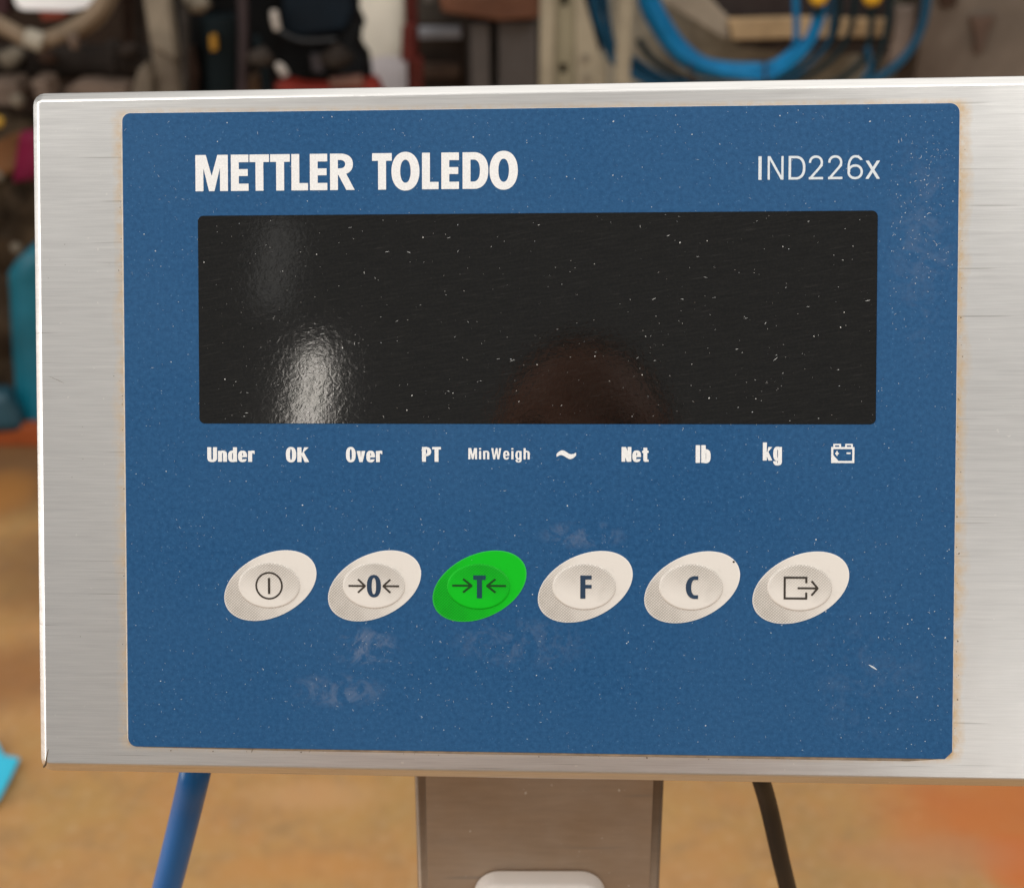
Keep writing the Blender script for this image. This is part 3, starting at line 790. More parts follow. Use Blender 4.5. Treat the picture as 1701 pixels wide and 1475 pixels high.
B_OCH = simple('brown_cloth', (.125, .055, .022), .85, 0, .3, 10, .3, .2)
B_TARP = simple('teal_tarpaulin', (.003, .125, .185), .45, 0, .22, 7, .2, .4)
B_SCRAP = simple('cyan_foil', (.045, .47, .66), .4, 0, .1, 12, .1, .4)
B_ORANGE = simple('orange_beam_paint', (.30, .065, .015), .55, 0, .3, 9, .1, .3)
B_HEAP = simple('grimy_sackcloth', (.052, .033, .018), .9, 0, .6, 10, .5, .2, (.12, .085, .06, 1), .5)
B_PLANK = simple('grey_pink_plank', (.15, .105, .078), .7, 0, .3, 14, .2, .3)
B_SILV = simple('worn_silver', (.50, .45, .40), .5, .2, .2, 20)

# -- left: machine with pipe, hose and posts
bm = bmesh.new(); a = P(-160, 103, 2.9); b = P(258, 103, 2.9)
tube(bm, [a, b], .037, 20, 4)
pipe = thing('machine_pipe', 'thick grimy brown pipe running level behind the top left corner of the weighing terminal', 'pipe')
bm_obj('pipe_body', bm, B_BROWN, pipe, smooth=True)
for u in (62, 190):
    bm = bmesh.new(); c = P(u, 103, 2.9); tube(bm, [c-Vector((.013, 0, 0)), c+Vector((.013, 0, 0))], .045, 20, 2); bm_obj('flange', bm, B_BROWN, pipe, smooth=False, bevel=.003)
for u in (-120, 236):
    bm = bmesh.new(); c = P(u, 103, 2.9); box(bm, c.x-.02, c.x+.02, 2.88, 2.92, 0, c.z-.03); bm_obj('leg', bm, B_BROWN, pipe, bevel=.003)
hz = thing('tan_hose', 'dusty tan hose sagging in a bow over the brown pipe', 'hose')
bm = bmesh.new(); tube(bm, [P(u, v, 2.78) for u, v in ((-60, 5), (-10, 36), (25, 55), (58, 70), (100, 58), (140, 36), (168, 6), (180, -40), (185, -120))], .0165, 14, 8)
bm_obj('hose_body', bm, B_HOSE, hz, smooth=True)
bm = bmesh.new(); tube(bm, [P(43, 62, 2.77), P(72, 72, 2.77)], [.019, .021], 14, 4); bm_obj('coupling', bm, simple('pale_coupling', (.36, .32, .25), .6), hz, smooth=True)
bm = bmesh.new(); tube(bm, [P(120, 58, 2.75), P(125, 82, 2.75)], [.013, .008], 12, 3); bm_obj('nozzle', bm, B_PLANK, hz, smooth=True)
bm = bmesh.new(); tube(bm, [P(92, 62, 2.80), P(150, 42, 2.80), P(182, 2, 2.80), P(196, -60, 2.80)], .014, 12, 8)
mk('thin_hose', bm, B_HOSE, 'second tan hose running close behind the sagging one at the top left', 'hose', 0, True)
bm = bmesh.new(); slab(bm, [(18, -80), (175, -80), (165, -10), (150, 14), (120, 21), (60, 20), (30, 19), (20, 5)], 3.05, .15, .9)
mk('white_bag', bm, B_WHITE, 'white bag lying high up behind the sagging tan hose', 'bag', .012)
bm = bmesh.new(); slab(bm, [(62, 17), (118, 17), (104, 32), (70, 36)], 3.06, .06); mk('red_bracket', bm, simple('red_orange_paint', (.24, .035, .012), .6), 'small red bracket directly under the white bag', 'bracket')
bm = bmesh.new(); slab(bm, [(-40, -60), (18, -60), (14, 24), (-40, 24)], 3.2, .1); mk('maroon_panel', bm, simple('maroon_paint', (.05, .012, .014), .7), 'dark maroon panel at the far left edge of the picture behind the tan hose', 'panel')

pt = thing('grey_post', 'weathered grey beige upright with a rough splice between pipe and dark machine', 'post')
bm = bmesh.new(); vs = post(bm, 249, 286, 2.75, .05, P(260, 78, 2.75).z); bm_obj('lower_post', bm, B_POST, pt, bevel=.005)
bm = bmesh.new(); z0 = P(260, 76, 2.75).z; a, b = P(247, 60, 2.74).x, P(287, 60, 2.74).x
prism(bm, [(a, 2.74, z0), (b, 2.74, z0-.03), (b-.004, 2.74, z0+.5), (a-.012, 2.74, z0+.5)], (0, .05, 0)); bm_obj('upper_post', bm, B_POST, pt, bevel=.005)
bm = bmesh.new(); slab(bm, [(228, 118), (242, 104), (250, 130), (252, 165), (215, 165)], 2.72, .04)
mk('grey_lump', bm, B_POST, 'dull grey casting at the foot of the weathered grey upright', 'casting', .006)
for k, uv in enumerate(([(105, 150), (122, 141), (150, 139), (210, 145), (215, 180), (100, 180)], [(-20, 137), (26, 136), (32, 158), (26, 178), (-20, 178)], [(48, 134), (76, 136), (84, 170), (62, 172)])):
    bm = bmesh.new(); slab(bm, uv, 2.8-.03*k, .08)
    mk('plank', bm, B_PLANK, ('pale pinkish plank end just above the top left edge of the terminal', 'pale plank end at the left picture edge under the brown pipe', 'short pale plank end beside the upper left corner of the terminal')[k], 'plank', .006, group='plank ends under the pipe')

mc = thing('dark_machine', 'large blackish machine with dark teal and blue covers behind the top edge of the terminal', 'machine')
bm = bmesh.new(); a = P(292, 75, 3.0).x; b = P(585, 75, 3.0).x; box(bm, a, b, 3.0, 3.08, .0, 1.25); bm_obj('body', bm, B_DARK, mc, bevel=.01)
bm = bmesh.new(); slab(bm, [(330, 30), (392, 25), (395, 70), (388, 190), (345, 190), (338, 90)], 2.96, .05); bm_obj('teal_cover', bm, B_TEAL, mc, bevel=.008)
bm = bmesh.new(); slab(bm, [(470, -90), (583, -90), (588, 20), (575, 52), (500, 64), (468, 52)], 2.93, .08); bm_obj('blue_cover', bm, B_NAVY, mc, bevel=.01)
bm = bmesh.new(); slab(bm, [(572, -90), (590, -90), (589, 30), (600, 52), (594, 64), (592, 84), (606, 104), (612, 150), (560, 170), (565, 60)], 2.95, .12); bm_obj('side_casting', bm, B_DARK, mc, bevel=.006)
bm = bmesh.new(); slab(bm, [(347, 60), (358, 59), (360, 85), (349, 86)], 2.94, .02); bm_obj('amber_tag', bm, B_AMB, mc, bevel=.003)
bm = bmesh.new(); tube(bm, [P(455, 18, 2.9), P(457, 34, 2.9), P(461, 50, 2.9)], [.007, .009, .008], 12, 4); bm_obj('lever', bm, B_SILV, mc, smooth=True)
bm = bmesh.new(); tube(bm, [P(459, 106, 2.9), P(467, 115, 2.9), P(475, 127, 2.9)], [.006, .011, .009], 12, 4); bm_obj('knob', bm, B_SILV, mc, smooth=True)
bm = bmesh.new(); tube(bm, [P(461, 50, 2.9), P(500, 68, 2.9), P(560, 66, 2.9)], .005, 10, 4); bm_obj('linkage', bm, simple('dull_linkage', (.010, .012, .014), .6), mc, smooth=True)
bm = bmesh.new(); slab(bm, [(515, 90), (535, 95), (538, 125), (518, 120)], 2.94, .03); bm_obj('gauge', bm, simple('dull_violet_grey', (.035, .028, .03), .5), mc, bevel=.004)
bm = bmesh.new(); slab(bm, [(412, 128), (426, 126), (432, 170), (408, 170)], 2.94, .04); bm_obj('handle', bm, simple('brass_brown', (.10, .06, .035), .5), mc, bevel=.004)
bm = bmesh.new(); slab(bm, [(300, -60), (322, -60), (325, 6), (303, 8)], 2.9, .05); bm_obj('pale_cap', bm, B_POST, mc, bevel=.005)
bm = bmesh.new(); slab(bm, [(296, 90), (315, 80), (325, 130), (320, 180), (296, 180)], 2.94, .05); bm_obj('bracket', bm, B_RUST, mc, bevel=.005)
bm = bmesh.new(); slab(bm, [(456, 140), (470, 138), (500, 146), (560, 149), (600, 141), (622, 136), (640, 170), (455, 170)], 2.86, .07)
mk('red_rail', bm, B_REDL, 'bright red rail just above the top edge of the terminal below the machine', 'rail')
bm = bmesh.new(); slab(bm, [(545, 133), (600, 128), (604, 146), (548, 148)], 2.84, .03); mk('pink_strip', bm, simple('worn_pink_paint', (.14, .06, .04), .6), 'worn pinkish strip lying on the bright red rail', 'strip')

# small fittings and lines in the gloom behind the pipe
for u0, u1, v0, v1, Y_, r_, m_, lab in ((205, 212, -80, 90, 3.3, .012, B_RUST, 'thin rusty riser pipe left of the weathered grey upright'), (222, 232, -80, 100, 3.25, .009, B_BROWN, 'second thin riser pipe left of the weathered grey upright'),
        (300, 306, -80, 170, 2.92, .010, B_BROWN, 'thin brown line running down the left side of the dark machine'), (398, 402, -80, 170, 2.9, .012, simple('violet_brown_line', (.030, .018, .020), .6), 'violet brown line down the middle of the dark machine'),
        (425, 445, 60, 170, 2.9, .008, B_TEAL, 'thin teal line low on the dark machine')):
    bm = bmesh.new(); tube(bm, [P(u0, v0, Y_), P((u0+u1)/2+4, (v0+v1)/2, Y_), P(u1, v1, Y_)], r_, 10, 5)
    mk('pipe_line', bm, m_, lab, 'pipe', 0, True)
for k, (u, v, r_, m_, lab) in enumerate(((20, 95, .020, B_POST, 'dull lump on the left end of the brown pipe'), (80, 96, .016, B_RUST, 'rusty lump on top of the brown pipe below the hose coupling'), (215, 85, .018, B_BROWN, 'dark lump near the right end of the brown pipe'), (330, 8, .018, B_POST, 'pale lump at the top left of the dark machine'), (432, 95, .02, B_BROWN, 'brown lump in the middle of the dark machine'), (560, 96, .024, B_BROWN, 'brown lump at the right of the dark machine'))):
    bm = bmesh.new(); blob(bm, P(u, v, 2.84), (r_*1.4, r_, r_), k*2.3, 2, .5, 4); mk('fitting', bm, m_, lab, 'machine fitting', 0, True)

# -- middle
bm = bmesh.new(); slab(bm, [(560, -120), (676, -120), (672, 30), (668, 108), (600, 104), (570, 40)], 3.6, .3, .9)  # both sacks stand in for a sunlit area; pale colour and lean add its brightness
mk('bright_area_sack', bm, B_CREAM, 'bright cream sack put in for the lit area behind the dark machine beside the red post', 'sack', .03)
bm = bmesh.new(); slab(bm, [(600, 104), (640, 98), (682, 106), (690, 210), (612, 210)], 3.45, .3, .9)
mk('bright_area_low_sack', bm, simple('bright_area_pink', (.76, .68, .68), .6, 0, .08, 9, .1), 'pinkish white sack put in for the lower part of the same lit area', 'sack', .03)
rp = thing('red_post', 'dark red steel post rising left of the grey cabinet', 'post')
bm = bmesh.new(); post(bm, 674, 694, 3.2, .05, 1.4); bm_obj('shaft', bm, B_RED, rp, bevel=.004)
bm = bmesh.new(); slab(bm, [(668, 45), (688, 40), (686, 100), (666, 104)], 3.17, .03); bm_obj('plate', bm, simple('red_plate_paint', (.16, .018, .012), .6), rp, bevel=.003)
bm = bmesh.new(); slab(bm, [(680, 100), (702, 98), (704, 190), (680, 190)], 3.17, .03); bm_obj('foot', bm, B_RED, rp, bevel=.003)
gr = simple('dim_brown_shelving', (.075, .052, .038), .7, 0, .3, 10)
sh = thing('brown_shelf', 'dim brown shelf holding a white bar between red post and grey cabinet', 'shelf')
bm = bmesh.new(); slab(bm, [(694, -90), (778, -90), (778, 40), (694, 40)], 3.55, .03); bm_obj('back', bm, simple('grey_brown_board', (.13, .11, .09), .7), sh)
bm = bmesh.new(); slab(bm, [(694, 66), (778, 66), (778, 200), (694, 200)], 3.5, .03); bm_obj('lower_back', bm, gr, sh)
bm = bmesh.new(); slab(bm, [(694, 112), (765, 110), (765, 130), (700, 132)], 3.42, .05); bm_obj('board', bm, simple('tan_board', (.16, .10, .07), .7), sh, bevel=.004)
bm = bmesh.new(); slab(bm, [(693, 50), (766, 49), (766, 65), (693, 66)], 3.4, .05); mk('white_bar', bm, simple('cool_white_paint', (.52, .53, .58), .5, 0, .08), 'short whitish bar lying level right of the dark red post', 'bar')
bm = bmesh.new(); slab(bm, [(700, -60), (722, -60), (720, 8), (704, 6)], 3.38, .05); mk('pale_jar', bm, simple('pale_plastic', (.32, .29, .26), .5), 'pale jar at the top picture edge above the whitish bar', 'jar', .01)
wt_ = thing('work_table', 'work table with rust brown top rail over grey cabinet doors', 'table')
bm = bmesh.new(); slab(bm, [(728, -6), (897, -10), (897, 32), (830, 36), (735, 22)], 3.05, .5); bm_obj('top_rail', bm, B_WOOD, wt_, bevel=.006)
for u0, u1, d in ((782, 814, 0), (828, 893, .01)):
    bm = bmesh.new(); a, b = P(u0, 90, 3.1+d).x, P(u1, 90, 3.1+d).x; box(bm, a, b, 3.1+d, 3.15+d, .05, P(800, 36, 3.1).z-.004); bm_obj('door', bm, B_GREY, wt_, bevel=.004)
bm = bmesh.new(); a, b = P(776, 90, 3.16).x, P(900, 90, 3.16).x; box(bm, a, b, 3.17, 3.5, 0, P(800, 38, 3.16).z); bm_obj('carcass', bm, simple('dark_carcass', (.03, .025, .022), .7), wt_)

# -- beige rack uprights, cables and tray
up = thing('rack_upright', 'wide beige perforated rack upright behind the top edge of the terminal', 'upright')
Yu = 2.6
bm = bmesh.new(); post(bm, 897, 921, Yu, .045, 1.25); bm_obj('flange', bm, B_BEIGE, up, bevel=.003)
xa, xb = P(921, 75, Yu).x, P(956, 75, Yu).x
bm = bmesh.new()      # recessed web cut by its holes
zs = []; zh = [P(935, v, Yu+.012).z for v in (-112, 2, 114, 226)]
zh = sorted(zh); prev = 0
hx0, hx1 = P(931, 75, Yu).x, P(943, 75, Yu).x; hh = .0095
allh = []; stp = zh[1]-zh[0]; zz = zh[0]
while zz > .1: allh.append(zz); zz -= stp
allh = sorted(allh+zh[1:])
for h_ in allh:
    box(bm, xa, xb, Yu+.012, Yu+.016, prev, h_-hh); box(bm, xa, hx0, Yu+.012, Yu+.016, h_-hh, h_+hh); box(bm, hx1, xb, Yu+.012, Yu+.016, h_-hh, h_+hh); prev = h_+hh
box(bm, xa, xb, Yu+.012, Yu+.016, prev, 1.25)
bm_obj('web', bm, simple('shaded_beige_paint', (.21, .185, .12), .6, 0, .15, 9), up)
bm = bmesh.new(); box(bm, xa, xb, Yu+.04, Yu+.045, 0, 1.25); bm_obj('back_web', bm, B_RUST, up)
bm = bmesh.new(); slab(bm, [(956, -120), (962, -20), (974, 10), (996, 88), (1008, 105), (1012, 260), (956, 260)], Yu, .045); bm_obj('side_plate', bm, B_BEIGE, up, bevel=.003)
for (u, v) in ((972, 97), (974, 132)):
    bm = bmesh.new(); c = P(u, v, Yu-.001); tube(bm, [c, c-Vector((0, .003, 0))], .007, 12, 2); bm_obj('bolt', bm, B_POST, up)
bm = bmesh.new(); post(bm, 1025, 1049, Yu-.05, .04, 1.25)
mk('slim_upright', bm, B_BEIGE, 'slim beige upright standing in front of the blue cables', 'upright')
bm = bmesh.new(); post(bm, 1000, 1545, 3.05, .04, 1.2)
mk('stained_panel', bm, B_PANEL, 'stained grey beige sheet panel behind the blue cables', 'panel')

tr = thing('open_tray', 'open tray with pale left rail and tan front rail above the blue cable loop', 'tray')
bm = bmesh.new(); slab(bm, [(1030, -112), (1070, -112), (1211, 30), (1211, 68), (1198, 62), (1100, 2)], 2.85, .025); bm_obj('side_rail', bm, B_PALE, tr, bevel=.003)
bm = bmesh.new(); slab(bm, [(1209, 33), (1330, 30), (1478, 34), (1478, 62), (1330, 64), (1216, 68)], 2.84, .025); bm_obj('front_rail', bm, B_TAN, tr, bevel=.003)
bm = bmesh.new(); slab(bm, [(1100, -112), (1480, -112), (1480, 38), (1214, 38)], 2.88, .12); bm_obj('inside', bm, simple('dark_brown_inside', (.022, .012, .010), .7), tr)
bm = bmesh.new(); slab(bm, [(1216, 68), (1478, 64), (1478, 92), (1300, 88), (1230, 78)], 2.86, .1); bm_obj('underside', bm, simple('rusty_underside', (.035, .022, .015), .8), tr)

def cab(uvs, Y, r, mat, label, g='blue cables hanging in loops'):
    bm = bmesh.new(); tube(bm, [P(u, v, Y+random.uniform(-.004, .004)) for u, v in uvs], r, 12, 8)
    mk('cable', bm, mat, label, 'cable', 0, True, g)
A = ((1055, -80), (1062, 0), (1084, 46), (1112, 84), (1145, 110), (1180, 120), (1230, 123), (1275, 120), (1310, 98), (1334, 70), (1348, 36), (1352, -10), (1352, -90))
def shift(pts, du, dv, su=0):
    return [(u+du+su*(u-1200)/150, v+dv) for u, v in pts]
labs = ('outermost bright blue cable of the big hanging loop', 'bright blue cable second from the outside of the big loop', 'bright blue cable in the middle of the big loop', 'bright blue cable second from the inside of the big loop', 'innermost bright blue cable of the big hanging loop', 'bright blue cable crossing the front of the big loop')
for k, (du, dv, su, yy) in enumerate(((0, 6, -4, 2.71), (0, 1, 0, 2.70), (2, -4, 4, 2.695), (3, -9, 8, 2.70), (6, -13, 12, 2.71))):
    pts = shift(A, du+8, dv, -su)
    if k >= 3: pts = pts[:-4]+[(1322, 70+k), (1323, 40), (1322, 5), (1320, -80)]
    cab(pts, yy, .0068, B_CYAN, labs[k])
cab([(1065, -80), (1070, -5), (1098, 52), (1130, 92), (1170, 112), (1215, 124), (1275, 128), (1318, 104), (1345, 74), (1362, 40), (1366, 12), (1364, -80)], 2.69, .0065, B_CYAN, labs[5])
for u, v, du in ((1150, 115, 3), (1274, 121, 2)):
    c = P(u, v, 2.70); bm = bmesh.new(); tube(bm, [c+Vector((-.006, 0, .03)), c+Vector((-.007, -.021, 0)), c+Vector((.0, -.01, -.03)), c+Vector((.006, .01, -.022)), c+Vector((.0, .018, .02)), c+Vector((-.006, 0, .03))], .0022, 8, 6)
    mk('cable_tie', bm, B_RUST, 'dark tie round the left side of the big blue cable loop' if u < 1200 else 'dark tie round the right side of the big blue cable loop', 'cable tie', 0, True)
cab([(985, -80), (990, 0), (998, 40), (1006, 62), (1016, 100), (1045, 122), (1080, 140), (1130, 155), (1200, 165)], 2.76, .0062, B_CYAN2, 'teal cable seen left of the slim beige upright')
cab([(976, -80), (984, 10), (994, 50), (1012, 90), (1040, 112), (1075, 128), (1120, 142), (1180, 155)], 2.77, .0062, B_CYAN2, 'teal cable nearest the wide perforated upright')
cab([(1000, -80), (1004, -10), (1008, 30), (1020, 80), (1050, 106), (1095, 131), (1150, 142), (1220, 150)], 2.78, .0072, B_CYAN2, 'thick teal cable passing behind the slim beige upright')
cab([(1050, 96), (1090, 122), (1130, 138), (1200, 150), (1290, 140), (1340, 112), (1375, 70), (1382, 20), (1382, -80)], 2.77, .005, B_CYAN2, 'thin teal cable hugging the outside of the big loop')
cab([(1060, 66), (1085, 100), (1130, 128), (1180, 140), (1240, 145), (1300, 128), (1350, 100), (1385, 60), (1395, 0), (1395, -80)], 2.80, .007, B_CYAN3, 'dark teal cable behind the big blue loop', 'dark cables behind the blue loop')
cab([(1300, 140), (1350, 122), (1392, 88), (1412, 50), (1420, 0), (1420, -80)], 2.79, .0065, B_CYAN3, 'dark teal cable rising to the yellow plugs', 'dark cables behind the blue loop')
cab([(1360, 150), (1400, 130), (1436, 96), (1446, 50), (1448, 8), (1450, -40)], 2.79, .0068, B_CYAN3, 'dark teal cable under the right yellow plug', 'dark cables behind the blue loop')
cab([(1440, 160), (1454, 110), (1470, 60), (1478, 10), (1480, -60)], 2.80, .0068, B_CYAN3, 'dark teal cable just left of the last blue cable', 'dark cables behind the blue loop')
cab([(1380, 160), (1440, 140), (1480, 116), (1510, 86), (1530, 48), (1538, 0), (1540, -80)], 2.74, .0085, B_CYAN2, 'rightmost teal blue cable curving up beside the grey cabinet')
cab([(1410, 160), (1460, 135), (1497, 104), (1520, 72), (1536, 38), (1545, -20), (1546, -80)], 2.75, .006, B_CYAN2, 'thin teal blue cable alongside the rightmost one')
cab([(1420, 160), (1438, 128), (1446, 112), (1440, 80)], 2.73, .0065, B_CYAN2, 'short teal cable piece between the dark cables')
for u, lab in ((1360, 'left yellow plug at the top picture edge above the blue cables'), (1449, 'right yellow plug at the top picture edge above the dark cables')):
    pl = thing('plug', lab, 'plug', group='yellow plugs above the cables')
    bm = bmesh.new(); c = P(u, -6, 2.68); tube(bm, [c+Vector((0, 0, .06)), c+Vector((0, 0, -.004)), c+Vector((0, 0, -.012))], [.018, .018, .011], 14, 3); bm_obj('cap', bm, B_YEL, pl, smooth=True)
    bm = bmesh.new(); c = P(u, 8, 2.68); tube(bm, [c+Vector((0, 0, .02)), c+Vector((0, 0, -.02))], .009, 12, 2); bm_obj('sleeve', bm, B_CYAN3, pl, smooth=True)
bm = bmesh.new(); slab(bm, [(1486, 12), (1522, 10), (1522, 70), (1500, 95), (1470, 110), (1484, 60)], 2.95, .02)
mk('pale_plate', bm, simple('pale_pinkish_plate', (.22, .17, .14), .6), 'pale plate between the last blue cables and the dark ones', 'plate')

gc = thing('grey_cabinet', 'grimy grey cabinet with a rusty bracket at the top right behind the terminal', 'cabinet')
bm = bmesh.new(); a, b = P(1527, 75, 2.9).x, P(1900, 75, 2.9).x; box(bm, a, b, 2.9, 3.35, .08, 1.2); bm_obj('body', bm, B_CAB, gc, bevel=.006)
bm = bmesh.new(); slab(bm, [(1612, 28), (1655, 26), (1640, 60), (1632, 88), (1620, 88), (1620, 60)], 2.885, .015); bm_obj('bracket', bm, simple('rust_bracket', (.10, .060, .042), .8), gc, bevel=.003)
bm = bmesh.new(); slab(bm, [(1560, -30), (1590, -30), (1590, 10), (1562, 12)], 2.885, .015); bm_obj('hinge', bm, B_RUST, gc, bevel=.003)
for x_ in (a+.03, b-.06):
    bm = bmesh.new(); box(bm, x_, x_+.03, 2.93, 2.96, 0, .085); bm_obj('foot', bm, B_RUST, gc)

# -- left edge clutter
bm = bmesh.new()
for k, (u, v, r) in enumerate(((-30, 225, .05), (30, 240, .06), (120, 270, .08), (0, 330, .11), (60, 360, .14), (-60, 420, .16), (140, 330, .15), (40, 470, .17), (-40, 560, .18), (60, 620, .18), (160, 520, .18), (-80, 640, .2))):
    c = P(u, v, 2.78); blob(bm, c, (r, .12, r), k*3.1, 3, .5, 4)
mk('sack_heap', bm, B_HEAP, 'heap of grimy brown sacks at the left picture edge behind the terminal', 'heap', 0, True)
def cloth(uvs, Y, th, mat, name, lab, cat, amp=.008):
    bm = bmesh.new(); slab(bm, uvs, Y, th)
    bmesh.ops.triangulate(bm, faces=bm.faces[:]); bmesh.ops.subdivide_edges(bm, edges=bm.edges[:], cuts=3, use_grid_fill=True)
    for v in bm.verts:
        v.co.y += amp*2.5*noise.noise(Vector((v.co.x*14, 0, v.co.z*5)))+amp*noise.noise(v.co*22)
    mk(name, bm, mat, lab, cat, 0, True)
cloth([(34, 222), (90, 216), (90, 292), (58, 298), (22, 304), (24, 270)], 2.58, .03, B_PINK, 'crimson_cloth', 'crimson cloth hanging beside the upper left edge of the terminal', 'cloth')
cloth([(-20, 245), (12, 228), (36, 222), (28, 262), (20, 290), (-20, 288)], 2.60, .03, B_OCH, 'brown_cloth', 'brown cloth left of the crimson one at the picture edge', 'cloth')
bm = bmesh.new(); blob(bm, P(-4, 203, 2.6), (.013, .013, .013), 2, 2, .2); mk('yellow_cap', bm, simple('mustard_plastic', (.42, .24, .02), .6), 'mustard yellow cap at the far left picture edge', 'cap', 0, True)
for u, v, r, lab in ((29, 168, .014, 'pale lump under the short plank end'), (-2, 292, .012, 'dull pale lump left below the brown cloth'), (28, 412, .012, 'dull pale lump above the teal sack')):
    bm = bmesh.new(); blob(bm, P(u, v, 2.6), (r, r, r), u, 2, .3); mk('lump', bm, B_POST, lab, 'scrap lump', 0, True)
cloth([(14, 452), (28, 432), (62, 408), (150, 400), (150, 712), (32, 716), (30, 690), (26, 640), (18, 540)], 2.46, .10, B_TARP, 'teal_tarpaulin', 'folded teal tarpaulin standing at the left edge of the terminal', 'tarpaulin', .006)
cloth([(-60, 655), (6, 655), (30, 690), (34, 716), (-60, 716)], 2.43, .05, simple('faded_teal_tarpaulin', (.020, .075, .105), .5, 0, .25, 8, .2), 'tarpaulin_corner', 'faded teal tarpaulin corner lying low at the left picture edge', 'tarpaulin', .004)
bm = bmesh.new(); a = F(-300, 742); b = F(170, 742); box(bm, a.x, b.x, a.y, a.y+.05, 0, .046)
mk('orange_beam', bm, B_ORANGE, 'orange steel beam lying on the floor in front of the teal tarpaulin', 'beam', .004)
bm = bmesh.new(); prism(bm, [F(u, v, .004) for u, v in ((-60, 1225), (-4, 1238), (8, 1262), (34, 1266), (18, 1300), (0, 1334), (-60, 1375))], (0, 0, .003))
for v in bm.verts: v.co.z += .006+.006*noise.noise(v.co*30)
mk('foil_scrap', bm, B_SCRAP, 'torn scrap of cyan foil lying on the floor at the left picture edge', 'scrap', 0)

# ================================================================== the photographer, standing behind the lens and mirrored dimly in the display
SKIN = simple('warm_skin', (.72, .31, .19), .5, 0, .08, 30, .05, .4)
SHIRT = simple('pale_work_shirt', (.52, .50, .46), .9, 0, .2, 20, .2, .2)
HAIR = simple('black_hair', (.012, .009, .008), .6, 0, .3, 60, .3, .3)
HC = CAMM @ Vector((-.026, -.080, .36))
per = thing('person', 'person in pale work clothes standing behind the lens and mirrored dimly in the display', 'person', (HC.x, HC.y-.06, 0))
def skinned(name, joints, edges, radii, mat, sub=2, par=None):
    me = bpy.data.meshes.new(name); o_ = Vector((HC.x, HC.y-.06, 0))
    me.from_pydata([tuple(Vector(j)-o_) for j in joints], edges, []); me.update()
    o = link(name, me, mat, par or per)
    sk = o.modifiers.new('skin', 'SKIN'); sk.use_smooth_shade = True
    if not me.skin_vertices: me.skin_vertices.new(name='')
    for k, rr in enumerate(radii): me.skin_vertices[0].data[k].radius = rr if isinstance(rr, tuple) else (rr, rr)
    me.skin_vertices[0].data[0].use_root = True
    ss = o.modifiers.new('smooth', 'SUBSURF'); ss.levels = sub; ss.render_levels = sub
    return o
hx, hy, hz_ = HC; by = hy-.10
J = [(hx, by, .90), (hx, by, 1.06), (hx, by+.01, 1.22), (hx, by+.03, 1.32), (hx, by+.06, 1.37)]
E_ = [(0, 1), (1, 2), (2, 3), (3, 4)]; Rr = [(.15, .11), (.14, .10), (.16, .11), (.12, .08), (.055, .055)]
for sg in (-1, 1):
    k = len(J); J += [(hx+sg*.19, by+.01, 1.28), (hx+sg*.25, by+.02, 1.06), (hx+sg*.14, by+.22, 1.15)]; E_ += [(2, k), (k, k+1), (k+1, k+2)]; Rr += [.062, .048, .034]
    k = len(J); J += [(hx+sg*.09, by, .84), (hx+sg*.10, by+.02, .47), (hx+sg*.11, by, .09), (hx+sg*.12, by+.13, .045)]; E_ += [(0, k), (k, k+1), (k+1, k+2), (k+2, k+3)]; Rr += [.10, .065, .048, .04]
skinned('clothed_body', J, E_, Rr, SHIRT)
bm = bmesh.new(); bmesh.ops.create_uvsphere(bm, u_segments=40, v_segments=30, radius=1)
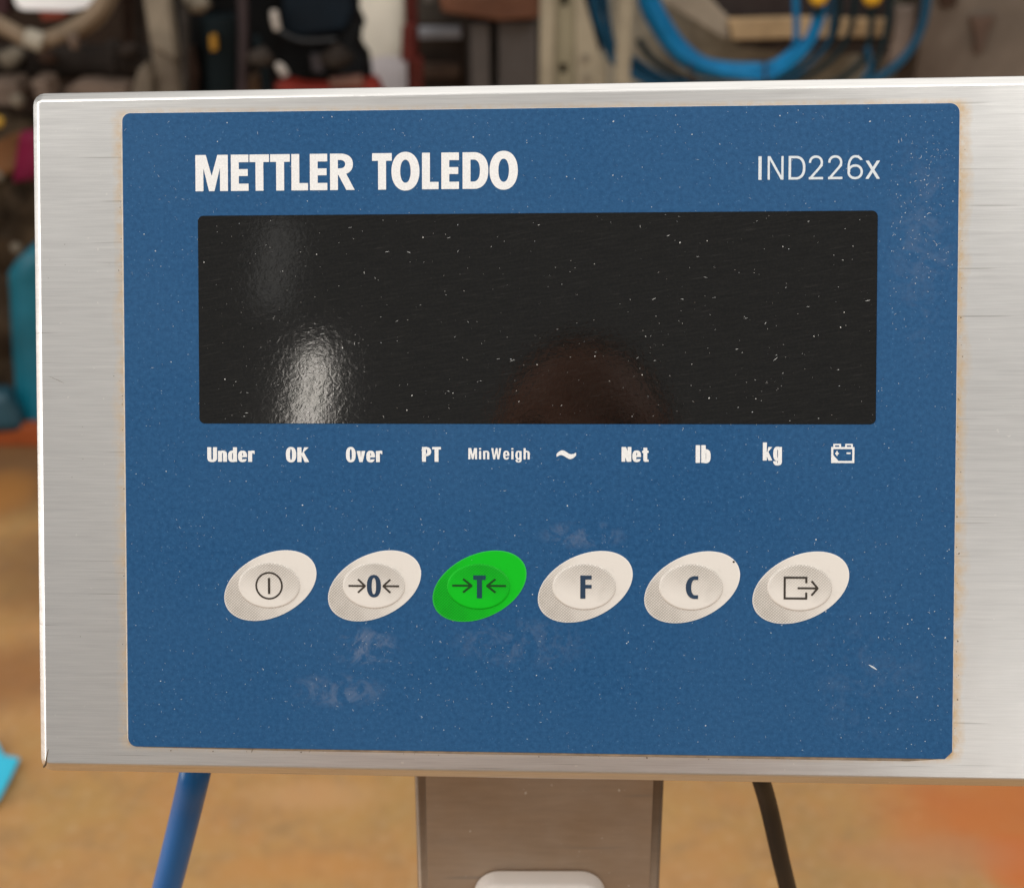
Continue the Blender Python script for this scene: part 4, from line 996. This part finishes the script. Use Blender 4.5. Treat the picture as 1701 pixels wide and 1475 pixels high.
for v in bm.verts:      # head, face towards +y
    x_, y_, z_ = v.co
    w_ = .072*(1-.22*max(0, -z_)**1.5); X_ = x_*w_; Y_ = y_*.092; Z_ = z_*.112
    if y_ > 0:
        Y_ += .020*math.exp(-((x_*w_)/.012)**2)*math.exp(-((Z_+.012)/.020)**2)          # nose
        Y_ -= .010*sum(math.exp(-((X_-sx_*.030)/.014)**2-((Z_-.012)/.010)**2) for sx_ in (-1, 1))   # eye sockets
        Y_ += .005*math.exp(-(X_/.022)**2-((Z_+.048)/.007)**2)+.006*math.exp(-(X_/.02)**2-((Z_+.085)/.015)**2)
    v.co = (hx+X_, hy+Y_, hz_+Z_)
for v in bm.verts: v.co -= Vector((hx, hy-.06, 0))
bm_obj('head', bm, SKIN, per, smooth=True)
bm = bmesh.new(); bmesh.ops.create_uvsphere(bm, u_segments=32, v_segments=20, radius=1)
bmesh.ops.delete(bm, geom=[v for v in bm.verts if v.co.z*.8-v.co.y*.95 < .22], context='VERTS')
for v in bm.verts: v.co = Vector((v.co.x*.078, .06+v.co.y*.097-.004, hz_+v.co.z*.118+.004))
bm_obj('hair', bm, HAIR, per, smooth=True)
for sg in (-1, 1):
    bm = bmesh.new(); blob(bm, (sg*.073, .055, hz_-.005), (.007, .018, .030), 3, 2, .1); bm_obj('ear', bm, SKIN, per, smooth=True)
    bm = bmesh.new(); bmesh.ops.create_uvsphere(bm, u_segments=16, v_segments=10, radius=.0115)
    for v in bm.verts: v.co += Vector((sg*.030, .06+.070, hz_+.012))
    bm_obj('eye', bm, HAIR, per, smooth=True)
    # hands: palm, four fingers and a thumb curled towards the camera
    w0 = Vector((hx+sg*.14, by+.22, 1.15)); w1 = Vector((hx+sg*.085, by+.29, 1.20))
    jj = [tuple(w0), tuple(w0.lerp(w1, .5)), tuple(w1)]; ee = [(0, 1), (1, 2)]; rr = [.026, .030, .026]
    for f_ in range(4):
        L_ = (.030, .034, .032, .024)[f_]; b_ = w1+Vector((sg*.004, .002, .030-.020*f_)); k = len(jj)
        jj += [tuple(b_), tuple(b_+Vector((-sg*L_*.7, L_*.8, .004))), tuple(b_+Vector((-sg*L_*1.6, L_*.7, .004)))]; ee += [(2, k), (k, k+1), (k+1, k+2)]; rr += [.010, .0088, .0075]
    k = len(jj); jj += [tuple(w0.lerp(w1, .5)+Vector((-sg*.02, -.01, .022))), tuple(w1+Vector((-sg*.022, -.012, .038)))]; ee += [(1, k), (k, k+1)]; rr += [.011, .009]
    skinned('hand', jj, ee, rr, SKIN)
